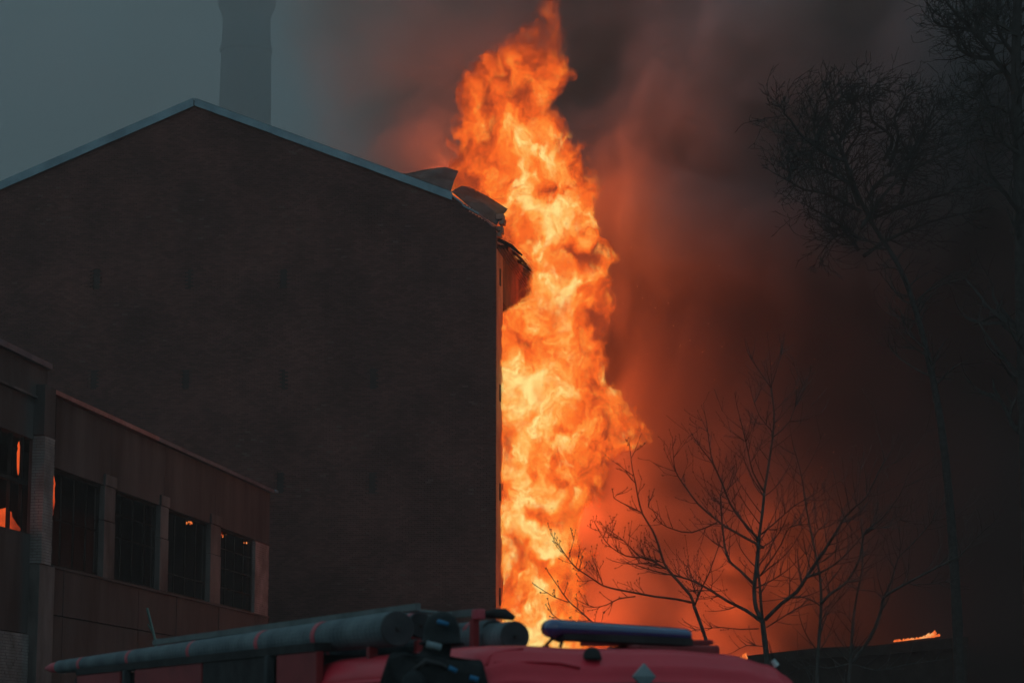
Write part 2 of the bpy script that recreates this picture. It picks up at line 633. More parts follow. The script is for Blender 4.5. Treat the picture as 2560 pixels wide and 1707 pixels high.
def one(name, mat, s_a, s_b, z_a, z_b, off=0.0, th=0.2, parent=None, bevel=0.0):
    m_ = MB()
    panel(m_, s_a, s_b, z_a, z_b, off, th)
    return m_.build(name, mat, parent or shop, bevel=bevel)


s_end = wall_l(672, 1400)[0]
s_step = wall_l(113, 1000)[0]
z_top = wall_l(400, 1108)[1]
z_hi = wall_l(60, 893)[1]
z_sill = (wall_l(300, 1457)[1] + wall_l(560, 1514)[1]) / 2
z_head = (wall_l(200, 1187)[1] + wall_l(400, 1266)[1]) / 2
cols = [(wall_l(133, 1300)[0], wall_l(105, 1300)[0] if False else wall_l(133, 1300)[0])]
c1 = (wall_l(256, 1320)[0], wall_l(284, 1320)[0])
c2 = (wall_l(396, 1380)[0], wall_l(417, 1380)[0])
c3 = (wall_l(522, 1430)[0], wall_l(548, 1430)[0])
pillar_r = wall_l(131, 1300)[0]
end_l = wall_l(636, 1470)[0]
# lintel panels above the windows and apron panels below, with recessed joints
bounds = [pillar_r, (c1[0] + c1[1]) / 2, (c2[0] + c2[1]) / 2, (c3[0] + c3[1]) / 2, s_end]
for k in range(4):
    one('wall_panel', M['concrete'], bounds[k] + 0.015, bounds[k + 1] - 0.015, z_head, z_top - 0.02, rb.uniform(-.015, .015), 0.25)
z_mid = wall_l(240, 1556)[1]
low = [wall_l(98, 1560)[0], wall_l(154, 1560)[0], wall_l(247, 1560)[0], wall_l(345, 1560)[0], wall_l(440, 1560)[0], wall_l(545, 1580)[0], s_end]
for k in range(len(low) - 1):
    one('wall_panel', M['concrete'], low[k] + 0.02, low[k + 1] - 0.02, z_mid + 0.02, z_sill - 0.05, rb.uniform(-.02, .03), 0.25, bevel=0.012)
    one('wall_panel', M['concrete'], low[k] + 0.02, low[k + 1] - 0.02, 0.4, z_mid - 0.02, rb.uniform(-.02, .03), 0.25, bevel=0.012)
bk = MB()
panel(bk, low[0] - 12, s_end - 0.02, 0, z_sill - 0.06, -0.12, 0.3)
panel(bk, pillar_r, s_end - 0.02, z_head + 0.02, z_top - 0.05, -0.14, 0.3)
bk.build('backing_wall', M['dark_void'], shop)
one('sill', M['concrete'], pillar_r, s_end, z_sill - 0.045, z_sill + 0.02, 0.07, 0.4)
for (a_, b_) in (c1, c2, c3):
    zc = z_sill + (z_head - z_sill) * 0.62
    one('pier', M['pier'], a_, b_, z_sill + 0.024, zc - 0.01, 0.06, 0.34, bevel=0.02)
    one('pier', M['pier'], a_ + 0.02, b_ - 0.02, zc + 0.01, z_head - 0.004, 0.045, 0.34, bevel=0.02)
    one('pier_cap', M['pier'], a_ - 0.03, b_ + 0.03, z_head + 0.004, z_head + 0.35, 0.075, 0.1, bevel=0.02)
# windows: charred steel frames with most panes gone
wb = [(pillar_r, c1[0]), (c1[1], c2[0]), (c2[1], c3[0]), (c3[1], end_l)]
for (a_, b_) in wb:
    f = MB()
    panel(f, a_ + 0.01, a_ + 0.09, z_sill + 0.03, z_head - 0.01, -0.12, 0.08)
    panel(f, b_ - 0.09, b_ - 0.01, z_sill + 0.03, z_head - 0.01, -0.12, 0.08)
    panel(f, a_ + 0.1, b_ - 0.1, z_head - 0.09, z_head - 0.012, -0.12, 0.08)
    panel(f, a_ + 0.1, b_ - 0.1, z_sill + 0.032, z_sill + 0.11, -0.12, 0.08)
    wf = f.build('window', M['char'], shop)
    n = 4
    for j in range(1, n):
        sj = a_ + (b_ - a_) * j / n
        one('glazing_bar', M['char'], sj - 0.025, sj + 0.025, z_sill + 0.12, z_head - 0.1, -0.13, 0.05, wf)
    for j in range(1, 4):
        zj = z_sill + (z_head - z_sill) * j / 4
        if rb.random() < 0.7:
            one('glazing_bar', M['char'], a_ + 0.1, b_ - 0.1, zj - 0.02, zj + 0.02, -0.14, 0.04, wf)
# dark room behind the openings
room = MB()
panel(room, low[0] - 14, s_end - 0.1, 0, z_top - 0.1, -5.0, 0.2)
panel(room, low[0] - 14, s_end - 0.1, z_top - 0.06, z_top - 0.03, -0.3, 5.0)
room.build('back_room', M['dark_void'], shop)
one('end_wall', M['concrete'], s_end - 0.24, s_end - 0.004, 0, z_top - 0.03, -0.26, 12.0)
# end pier of bricks, its courses lit from the side
brick_cache = {}


def brick_obj(parent, s_a, s_b, z_a, z_b, off, th, mat):
    key = (round(s_b - s_a, 2), round(z_b - z_a, 3), round(th, 2), mat.name)
    if key not in brick_cache:
        m_ = MB()
        m_.box((0, 0, 0), ((s_b - s_a) / 2, th / 2, (z_b - z_a) / 2), AXS)
        brick_cache[key] = m_.mesh('brick', mat)
    o = bpy.data.objects.new('brick', brick_cache[key])
    o.location = S((s_a + s_b) / 2, off - th / 2, (z_a + z_b) / 2)
    return link(o, parent)


HB = 0.082
zb = z_sill - 2.0
end_core = one('brick_pier', M['mortar'], end_l + 0.02, s_end - 0.25, z_sill + 0.022, z_head - 0.005, -0.03, 0.3)
zb = z_sill + 0.03
k = 0
while zb < z_head - 0.1:
    ln = s_end - end_l
    cuts = [end_l + 0.01, end_l + ln * (0.36 if k % 2 else 0.6), s_end - 0.012]
    for i in range(2):
        brick_obj(end_core, cuts[i] + 0.006, cuts[i + 1] - 0.006, zb, zb + HB - 0.013, rb.uniform(0.0, 0.018), 0.12, M['pale_brick'])
    zb += HB
    k += 1
# the tall brick pillar that breaks the facade: camera-side face and street face
PW = 0.34
s_pl, s_pr = wall_l(106, 1300, PW)[0], wall_l(131, 1300, PW)[0]
z_pt, z_pb = wall_l(107, 1085, PW)[1], wall_l(105, 1408, PW)[1]
pil = one('brick_pillar', M['mortar'], s_pl + 0.02, s_pr - 0.02, z_pb, z_pt, PW - 0.02, PW + 0.1)
zb, k = z_pb + 0.01, 0
while zb < z_pt - 0.05:
    ln = s_pr - s_pl
    fr = 0.33 if k % 2 else 0.66
    # quoin bricks wrap the corner: they show on both faces
    brick_obj(pil, s_pl, s_pl + ln * fr - 0.006, zb, zb + HB - 0.014, PW + rb.uniform(-0.006, 0.008), 0.125 if k % 2 else 0.25, M['pale_brick'])
    brick_obj(pil, s_pl + ln * fr + 0.006, s_pr, zb, zb + HB - 0.014, PW + rb.uniform(-0.006, 0.008), 0.12, M['pale_brick'])
    brick_obj(pil, s_pl + rb.uniform(-.006, .004), s_pl + 0.12, zb, zb + HB - 0.014, PW - (0.137 if k % 2 else 0.262), PW - (0.137 if k % 2 else 0.262) + 0.02, M['pale_brick'])
    zb += HB
    k += 1
one('pillar_base', M['pier'], s_pl + 0.01, s_pr + 0.5, 0.5, z_pb - 0.008, PW - 0.04, PW + 0.1, bevel=0.02)
one('pillar_head', M['concrete'], s_pl - 0.05, s_pr + 0.05, z_pt + 0.006, z_hi - 0.62, PW - 0.02, PW + 0.1, bevel=0.02)
# nearer, higher block that runs out of the picture
s_n0 = s_pl - 16
one('parapet', M['concrete'], s_n0, s_step, z_hi - 0.95, z_hi - 0.03, 0.05, 0.35)
one('ledge', M['pier'], s_n0, s_step, wall_l(50, 976)[1] - 0.05, wall_l(50, 976)[1] + 0.02, 0.12, 0.2)
zl = wall_l(50, 1085)[1]
one('lintel', M['concrete'], s_n0, s_pl - 0.0, zl, z_hi - 0.96, 0.0, 0.3)
zs = wall_l(40, 1325)[1]
one('apron', M['concrete'], s_n0, s_pl + 0.0, wall_l(40, 1580)[1] + 0.02, zs, 0.0, 0.3)
nf = MB()
s_a0 = wall_l(-90, 1250)[0]
for sx in (wall_l(64, 1250)[0], wall_l(34, 1250)[0], wall_l(4, 1250)[0], s_a0):
    panel(nf, sx - 0.05, sx + 0.05, zs + 0.01, zl - 0.01, -0.1, 0.1)
panel(nf, s_a0, wall_l(72, 1250)[0], wall_l(40, 1196)[1] - 0.07, wall_l(40, 1196)[1] + 0.07, -0.09, 0.08)
nf.build('window', M['char'], shop)
one('apron', M['mortar'], s_n0, s_pl + 0.0, 0, wall_l(40, 1580)[1], -0.02, 0.3)
# exposed brick patch low on the near block
zb, k = wall_l(50, 1672)[1], 0
s_b1, s_b0 = wall_l(92, 1620)[0], wall_l(-60, 1620)[0]
patch = one('brick_patch', M['mortar'], s_b0 - 3, s_b1 + 0.05, zb - 1.2, wall_l(50, 1582)[1], 0.0, 0.1)
zb -= 0.9
while zb < wall_l(50, 1582)[1] - 0.08:
    s_ = s_b1 - (0.13 if k % 2 else 0)
    while s_ > s_b0:
        brick_obj(patch, s_ - 0.25, s_, zb, zb + HB - 0.014, 0.05 + rb.uniform(-0.006, 0.01), 0.1, M['pale_brick'])
        s_ -= 0.262
    zb += HB
    k += 1


def coping(s_a, s_b, ztop, off, h=0.13):
    s_ = s_a
    while s_ < s_b - 0.3:
        e_ = min(s_ + rb.uniform(2.6, 3.4), s_b)
        one('coping', M['coping'] if s_ < s_a + 9.5 else M['dull_coping'], s_ + 0.01, e_ - 0.01, ztop - h, ztop + rb.uniform(0, .012), off + rb.uniform(0, .02), 0.5)
        s_ = e_


coping(s_step + 0.02, s_end + 0.15, z_top + 0.12, 0.16)
coping(s_n0, s_step - 0.01, z_hi + 0.1, 0.18, 0.16)
one('flashing_end', M['zinc'], s_end + 0.16, s_end + 0.62, z_top + 0.05, z_top + 0.15, 0.2, 0.25)
one('step_wall', M['concrete'], s_step - 0.25, s_step, z_top - 0.1, z_hi - 0.05, 0.02, 9.0)
# green pipe leaning against the wall
q0, q1 = wall_l(368, 1520, 0.3), wall_l(400, 1600, 0.9)
k = MB()
k.tube([S(q0[0], 0.3, q0[1]), S(q1[0], 0.75, q1[1]), S(q1[0] + 0.1, 1.2, 0.0)], 0.045, 8)
k.tube([S(q0[0] + 0.12, 0.3, q0[1] - 0.5), S(q1[0] + 0.2, 0.75, q1[1])], 0.025, 8)
pp = k.build('leaning_pole', M['green_pipe'], None)
pp.location = Q0
tag(pp, 'thin green pole leaning on the workshop wall below its windows', 'pole')

# ------------------------------------------------------------------ far chimney in the smoke
YC = 300.0
cx = (P(612, 300, YC).x)
zc = lambda py: P(612, py, YC).z
wr = lambda px: px / FPX * YC * math.cos(PITCH) / 2 / math.cos(PITCH)
ch = tag(empty('chimney', (cx, YC, 0)), 'huge chimney stack tinted haze blue and fading in smoke behind the gable', 'chimney')
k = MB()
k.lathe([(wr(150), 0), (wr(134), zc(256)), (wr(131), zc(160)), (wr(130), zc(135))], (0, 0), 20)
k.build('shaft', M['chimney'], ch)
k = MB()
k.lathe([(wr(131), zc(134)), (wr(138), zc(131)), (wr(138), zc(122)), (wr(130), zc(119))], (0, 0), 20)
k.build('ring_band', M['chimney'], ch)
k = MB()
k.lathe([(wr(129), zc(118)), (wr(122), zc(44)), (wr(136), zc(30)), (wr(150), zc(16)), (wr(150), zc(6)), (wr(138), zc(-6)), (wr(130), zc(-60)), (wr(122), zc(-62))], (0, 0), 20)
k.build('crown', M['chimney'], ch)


# ------------------------------------------------------------------ fire
FY = 103.2


def fpt(dx, dy):
    p = D(dx, dy, FY)
    return p.x, p.z


EDGE = [(8, 1246, 1270), (25, 1228, 1278), (60, 1195, 1286), (100, 1155, 1286), (130, 1110, 1282), (170, 1080, 1298), (205, 1068, 1292), (240, 1060, 1266), (265, 1060, 1274),
        (290, 1062, 1292), (320, 1046, 1315), (350, 1036, 1342), (380, 1022, 1352), (420, 1020, 1380), (445, 1030, 1374), (470, 1080, 1366), (500, 1120, 1366), (530, 1140, 1352),
        (555, 1150, 1352), (575, 1165, 1410), (600, 1190, 1402), (640, 1212, 1386), (680, 1214, 1392), (715, 1180, 1388), (745, 1130, 1384), (790, 1110, 1386), (835, 1100, 1388),
        (880, 1100, 1402), (912, 1100, 1434), (950, 1100, 1452), (990, 1100, 1470), (1015, 1100, 1472), (1035, 1100, 1444), (1052, 1100, 1390), (1100, 1100, 1386), (1145, 1100, 1368),
        (1185, 1100, 1346), (1250, 1100, 1342), (1272, 1100, 1366), (1300, 1100, 1350), (1350, 1100, 1342), (1420, 1095, 1336), (1500, 1090, 1340), (1580, 1090, 1345)]
CORE = [(8, 1258, .16), (60, 1248, .17), (110, 1232, .26), (200, 1185, .48), (300, 1200, .66), (400, 1240, .82), (500, 1262, .88), (580, 1240, .80), (640, 1237, .78), (700, 1240, .80), (780, 1230, .90),
        (880, 1230, 1.0), (960, 1220, 1.0), (1040, 1230, .90), (1120, 1235, .90), (1200, 1235, .92), (1290, 1230, .86), (1370, 1230, .86), (1500, 1230, .84)]
ez = [(fpt(l, y)[1], fpt(l, y)[0], fpt(r_, y)[0]) for (y, l, r_) in EDGE][::-1]
cz = [(fpt(c_, y)[1], fpt(c_, y)[0], t_) for (y, c_, t_) in CORE][::-1]
Z0, Z1 = ez[0][0], ez[-1][0]
X0, X1 = -6.0, 5.0


def fcurve(nt, fac, pts):
    n = nt.nodes.new('ShaderNodeFloatCurve')
    cm = n.mapping
    cm.use_clip = False
    cv = cm.curves[0]
    while len(cv.points) > 2: cv.points.remove(cv.points[1])
    cv.points[0].location = pts[0]
    cv.points[1].location = pts[-1]
    for p_ in pts[1:-1]:
        cv.points.new(*p_)
    for p_ in cv.points: p_.handle_type = 'AUTO'
    cm.update()
    nt.links.new(fac, n.inputs['Value'])
    return n.outputs[0]


def fire_mat():
    m = bpy.data.materials.new('fire')
    nt, out = nodes(m)
    pos = nt.nodes.new('ShaderNodeNewGeometry').outputs['Position']
    st = vmath(nt, 'MULTIPLY', pos, (1.0, 1.0, 0.72))
    w1 = vmath(nt, 'SCALE', vmath(nt, 'SUBTRACT', noisen(nt, st, 0.33, 1.0, 0.5, color=True), (.5, .5, .5)), scale=1.5)
    w2 = vmath(nt, 'SCALE', vmath(nt, 'SUBTRACT', noisen(nt, st, 1.15, 2.0, 0.55, color=True), (.5, .5, .5)), scale=1.25)
    w3 = vmath(nt, 'SCALE', vmath(nt, 'SUBTRACT', noisen(nt, st, 3.4, 1.0, 0.5, color=True), (.5, .5, .5)), scale=0.30)
    q = vmath(nt, 'ADD', pos, vmath(nt, 'ADD', vmath(nt, 'ADD', w1, w2), w3))
    sx = nt.nodes.new('ShaderNodeSeparateXYZ')
    nt.links.new(q, sx.inputs[0])
    x, y, z = sx.outputs
    t = mathn(nt, 'DIVIDE', mathn(nt, 'SUBTRACT', z, Z0), Z1 - Z0, clamp=True)
    nx = lambda v: (v - X0) / (X1 - X0)
    nz = lambda v: (v - Z0) / (Z1 - Z0)
    L = fcurve(nt, t, [(nz(a), nx(b)) for a, b, c_ in ez])
    Rr = fcurve(nt, t, [(nz(a), nx(c_)) for a, b, c_ in ez])
    Cc = fcurve(nt, t, [(nz(a), nx(b)) for a, b, c_ in cz])
    H = fcurve(nt, t, [(nz(a), c_) for a, b, c_ in cz])
    xs = mathn(nt, 'DIVIDE', mathn(nt, 'SUBTRACT', x, X0), X1 - X0)
    ctr = mathn(nt, 'MULTIPLY', mathn(nt, 'ADD', L, Rr), 0.5)
    hw = mathn(nt, 'MAXIMUM', mathn(nt, 'MULTIPLY', mathn(nt, 'SUBTRACT', Rr, L), 0.5), 0.004)
    u = mathn(nt, 'DIVIDE', mathn(nt, 'SUBTRACT', xs, ctr), hw)
    v = mathn(nt, 'DIVIDE', mathn(nt, 'SUBTRACT', y, FY), 2.3)
    rr = mathn(nt, 'SQRT', mathn(nt, 'ADD', mathn(nt, 'MULTIPLY', u, u), mathn(nt, 'MULTIPLY', v, v)))
    hwm = mathn(nt, 'MINIMUM', mathn(nt, 'MULTIPLY', hw, X1 - X0), 2.2)
    e = mathn(nt, 'MULTIPLY', mathn(nt, 'SUBTRACT', 1.0, rr), hwm)
    e = mathn(nt, 'MINIMUM', e, mrange(nt, H, 0.2, 0.85, 0.20, 1.05))
    # fine lumps of the flame front
    fb = noisen(nt, vmath(nt, 'MULTIPLY', q, (1, 1, 0.85)), 1.35, 6.0, 0.73)
    e2 = mathn(nt, 'ADD', e, mathn(nt, 'MULTIPLY', mathn(nt, 'SUBTRACT', fb, 0.5), 2.7))
    # heat: hottest along the core, cooler in the hollows
    cd = mathn(nt, 'ABSOLUTE', mathn(nt, 'MULTIPLY', mathn(nt, 'SUBTRACT', xs, Cc), X1 - X0))
    off = mathn(nt, 'MULTIPLY', mathn(nt, 'MULTIPLY', cd, cd), 0.065)
    off = mathn(nt, 'MINIMUM', off, 0.34)
    hot = noisen(nt, vmath(nt, 'MULTIPLY', q, (1, 1, 0.8)), 0.62, 5.0, 0.60, 0.9)
    h = mathn(nt, 'SUBTRACT', H, off)
    h = mathn(nt, 'ADD', h, mathn(nt, 'MULTIPLY', mathn(nt, 'SUBTRACT', hot, 0.5), 3.7))
    h = mathn(nt, 'ADD', h, mathn(nt, 'MULTIPLY', mathn(nt, 'SUBTRACT', fb, 0.5), 1.1))
    # creases between the billows
    cr = noisen(nt, vmath(nt, 'MULTIPLY', q, (1, 1, 0.7)), 0.62, 2.0, 0.5, 0.8)
    cr = mathn(nt, 'SUBTRACT', 1.0, mathn(nt, 'DIVIDE', mathn(nt, 'ABSOLUTE', mathn(nt, 'SUBTRACT', cr, 0.5)), 0.035), clamp=True)
    h = mathn(nt, 'SUBTRACT', h, mathn(nt, 'MULTIPLY', cr, 0.16))
    h = mathn(nt, 'SUBTRACT', h, mathn(nt, 'MULTIPLY', mrange(nt, e2, 0.0, 0.95, 1, 0), 0.42))
    h = mathn(nt, 'ADD', h, 0.20)
    col = ramp(nt, mathn(nt, 'MULTIPLY', h, 0.77), [(0.0, (0.26, 0.034, 0.010)), (0.14, (0.44, 0.054, 0.011)), (0.30, (0.80, 0.095, 0.011)), (0.47, (1.0, 0.145, 0.014)),
                               (0.63, (1.0, 0.24, 0.026)), (0.80, (1.0, 0.42, 0.075)), (1.0, (1.0, 0.76, 0.26))])
    thin = mrange(nt, H, 0.22, 0.8, 0.7, 12.0)
    veil_ = mathn(nt, 'ADD', mrange(nt, e2, 0.0, 0.22, 0, 0.16, True), mrange(nt, e2, 0.22, 0.62, 0, 0.84, True))
    den = mathn(nt, 'MULTIPLY', veil_, thin)
    ab = nt.nodes.new('ShaderNodeVolumeAbsorption')
    ab.inputs['Color'].default_value = (0, 0, 0, 1)
    nt.links.new(den, ab.inputs['Density'])
    em = nt.nodes.new('ShaderNodeEmission')
    nt.links.new(col, em.inputs['Color'])
    nt.links.new(mathn(nt, 'MULTIPLY', den, 1.08), em.inputs['Strength'])
    ad = nt.nodes.new('ShaderNodeAddShader')
    nt.links.new(ab.outputs[0], ad.inputs[0])
    nt.links.new(em.outputs[0], ad.inputs[1])
    nt.links.new(ad.outputs[0], out.inputs['Volume'])
    # faint licks where the hot gas meets the air
    tr = nt.nodes.new('ShaderNodeBsdfTransparent')
    se = nt.nodes.new('ShaderNodeEmission')
    nt.links.new(col, se.inputs['Color'])
    mx = nt.nodes.new('ShaderNodeMixShader')
    nt.links.new(mathn(nt, 'MULTIPLY', mrange(nt, e2, 0.05, 0.5, 0, 1, True), 0.35), mx.inputs[0])
    nt.links.new(tr.outputs[0], mx.inputs[1])
    nt.links.new(se.outputs[0], mx.inputs[2])
    nt.links.new(mx.outputs[0], out.inputs['Surface'])
    return m


hull = MB()
rings, N = [], 22
for i, (z_, l_, r_) in enumerate(ez):
    l2, r2 = l_ - 0.65, r_ + 0.65
    zz = z_ - (0.5 if i == 0 else 0) + (0.35 if i == len(ez) - 1 else 0)
    rings.append([Vector(((l2 + r2) / 2 + (r2 - l2) / 2 * math.cos(2 * math.pi * k / N), FY + 2.7 * math.sin(2 * math.pi * k / N) * min(1, (r2 - l2) / 3.0), zz)) for k in range(N)])
hull.add([p for r_ in rings for p in r_], [(i * N + k, i * N + (k + 1) % N, (i + 1) * N + (k + 1) % N, (i + 1) * N + k) for i in range(len(rings) - 1) for k in range(N)]
         + [tuple(range(N))[::-1], tuple((len(rings) - 1) * N + k for k in range(N))])
FM = fire_mat()
FM.cycles.volume_step_rate = 0.105
fire = tag(hull.build('fire', FM), 'towering orange fire column pouring from the right side of the brick building', 'fire')


def lamp(name, loc, energy, color=(1.0, 0.135, 0.025), radius=0.05, parent=None):
    l = bpy.data.lights.new(name, 'POINT')
    l.energy, l.color, l.shadow_soft_size = energy, color, radius
    o = bpy.data.objects.new(name, l)
    o.location = loc
    return link(o, parent)


for (dx, dy, e) in ((1320, 1440, 2200), (1325, 1180, 2500), (1340, 940, 1900), (1340, 700, 380), (1325, 450, 620), (1250, 250, 170)):
    lamp('fire_glow', D(dx, dy, FY + 2.75), e, radius=0.4, parent=fire)
lamp('roof_glow', D(1020, 380, FY + 3.2), 700, radius=0.5, parent=fire)

# ------------------------------------------------------------------ smoke
G1, G2 = D(1690, 1405, 103.4), D(1815, 1275, 102.6)


def smoke_mat():
    m = bpy.data.materials.new('smoke')
    nt, out = nodes(m)
    pos = nt.nodes.new('ShaderNodeNewGeometry').outputs['Position']
    sx = nt.nodes.new('ShaderNodeSeparateXYZ')
    nt.links.new(pos, sx.inputs[0])
    x, y, z = sx.outputs
    n1 = noisen(nt, vmath(nt, 'ADD', pos, (13, 0, 4)), 0.10, 4.0, 0.55, 0.5)
    # left border of the plume leans to the right as it falls
    left = mathn(nt, 'ADD', x, mathn(nt, 'MULTIPLY', mathn(nt, 'SUBTRACT', n1, 0.5), 16.0))
    left = mathn(nt, 'ADD', left, mathn(nt, 'MULTIPLY', mathn(nt, 'SUBTRACT', 25.0, z), 0.15))
    a = mrange(nt, left, -15.0, -3.0, 0, 1, True)
    # thin wisps that drift on over the roof
    a = mathn(nt, 'MAXIMUM', a, mrange(nt, n1, 0.42, 0.62, 0.0, 0.10))
    fy = mathn(nt, 'ADD', y, mathn(nt, 'MULTIPLY', mathn(nt, 'SUBTRACT', n1, 0.5), 22.0))
    # right of the flames the smoke also rolls forward, level with them
    fy = mathn(nt, 'ADD', fy, mathn(nt, 'MULTIPLY', mathn(nt, 'MINIMUM', mathn(nt, 'MAXIMUM', mathn(nt, 'SUBTRACT', x, 4.6), 0.0), 12.0), 1.0))
    f = mrange(nt, fy, 107.5, 109.5, 0, 1, True)
    den = mathn(nt, 'MULTIPLY', mathn(nt, 'MULTIPLY', a, f), mathn(nt, 'ADD', mrange(nt, n1, 0.40, 0.58, 0.04, 0.48), mrange(nt, x, 8.0, 22.0, 0.0, 0.25)))
    # smoke cleared around the glow lamps so no bright spots show
    hx, hy = mathn(nt, 'SUBTRACT', x, 2.8), mathn(nt, 'SUBTRACT', y, FY + 2.75)
    hd = mathn(nt, 'SQRT', mathn(nt, 'ADD', mathn(nt, 'MULTIPLY', hx, hx), mathn(nt, 'MULTIPLY', hy, hy)))
    den = mathn(nt, 'MULTIPLY', den, mrange(nt, hd, 1.1, 2.7, 0, 1, True))
    # hollows shaped in the smoke around the low glow lamps, against hot spots
    for gp, gr in ((G1, 2.5), (G2, 2.1)):
        dv = nt.nodes.new('ShaderNodeVectorMath')
        dv.operation = 'DISTANCE'
        nt.links.new(pos, dv.inputs[0])
        dv.inputs[1].default_value = gp
        dd = mathn(nt, 'ADD', dv.outputs['Value'], mathn(nt, 'MULTIPLY', mathn(nt, 'SUBTRACT', noisen(nt, pos, 0.6, 2.0), 0.5), 1.8))
        den = mathn(nt, 'MULTIPLY', den, mrange(nt, dd, gr * .6, gr, 0, 1, True))
    # scatter colour grows paler with height, imitating skylight on the upper smoke
    skylit = mrange(nt, mathn(nt, 'ADD', mathn(nt, 'SUBTRACT', z, mathn(nt, 'MULTIPLY', x, 0.35)), mathn(nt, 'MULTIPLY', n1, 8.0)), 19.5, 41.0, 0, 1, True)
    den = mathn(nt, 'MULTIPLY', den, mrange(nt, skylit, 0, 1, 1.0, 0.4))
    sc = nt.nodes.new('ShaderNodeVolumeScatter')
    soot = mix(nt, mrange(nt, x, 6.0, 13.0, 0, 1, True), (0.38, 0.29, 0.29), (0.07, 0.07, 0.07))  # darker away from the flames, painting in the falloff of their glow
    nt.links.new(mix(nt, skylit, soot, (0.88, 0.87, 0.99)), sc.inputs['Color'])
    sc.inputs['Anisotropy'].default_value = 0.0
    nt.links.new(den, sc.inputs['Density'])
    ab = nt.nodes.new('ShaderNodeVolumeAbsorption')
    ab.inputs['Color'].default_value = (0.0, 0.0, 0.0, 1)
    nt.links.new(mathn(nt, 'MULTIPLY', den, mrange(nt, skylit, 0, 1, 0.8, 0.1)), ab.inputs['Density'])
    ad = nt.nodes.new('ShaderNodeAddShader')
    nt.links.new(sc.outputs[0], ad.inputs[0])
    nt.links.new(ab.outputs[0], ad.inputs[1])
    nt.links.new(ad.outputs[0], out.inputs['Volume'])
    return m


SM = smoke_mat()
SM.cycles.volume_step_rate = 0.35
k = MB()
plan = [(-44, 104), (-22, 102.5), (3.0, 102.5), (5.6, 97), (15, 89), (66, 86), (66, 148), (-44, 148)]
n_ = len(plan)
k.add([(x, y, z) for z in (0.2, 74) for (x, y) in plan], [tuple(range(n_))[::-1], tuple(range(n_, 2 * n_))] + [(i, (i + 1) % n_, (i + 1) % n_ + n_, i + n_) for i in range(n_)])
tag(k.build('smoke', SM), kind='stuff', label='thick dark smoke glowing red beside the fire')

DM = bpy.data.materials.new('drifting_smoke')
nt, out = nodes(DM)
pv = nt.nodes.new('ShaderNodeVolumeScatter')
pv.inputs['Color'].default_value = (0.98, 0.99, 0.99, 1)
pv.inputs['Density'].default_value = 0.0118
pa = nt.nodes.new('ShaderNodeVolumeAbsorption')
pa.inputs['Color'].default_value = (0, 0, 0, 1)
pa.inputs['Density'].default_value = 0.0008
pd = nt.nodes.new('ShaderNodeAddShader')
nt.links.new(pv.outputs[0], pd.inputs[0])
nt.links.new(pa.outputs[0], pd.inputs[1])
nt.links.new(pd.outputs[0], out.inputs['Volume'])
k = MB()
k.box((-20, 222, 52), (140, 70, 52))
tag(k.build('drifting_smoke', DM), kind='stuff', label='thin pale smoke drifting past the chimney')

HZ = bpy.data.materials.new('haze')
nt, out = nodes(HZ)
pv = nt.nodes.new('ShaderNodeVolumePrincipled')
pv.inputs['Color'].default_value = (0.92, 0.70, 0.64, 1)
pv.inputs['Density'].default_value = 0.0009
nt.links.new(pv.outputs[0], out.inputs['Volume'])
k = MB()
k.box((0, 1240, 61.5), (900, 1400, 62.5))
tag(k.build('haze', HZ), kind='stuff', label='thin smoky air over the whole yard')

# ------------------------------------------------------------------ bare trees
def crop(region_x, region_y, sc_):
    return lambda pts: [(region_x + a / sc_, region_y + b / sc_) for a, b in pts]


c5, c4, c4b, c3c = crop(1700, 1240, 3.357), crop(1500, 900, 3.92), crop(1100, 1240, 3.357), crop(1400, 1050, 4.704)
c2c, c6c, cR, cT = crop(1850, 850, 4.704), crop(2000, 1000, 2.2179), crop(1900, 150, 3.5636), crop(1860, 0, 3.357)


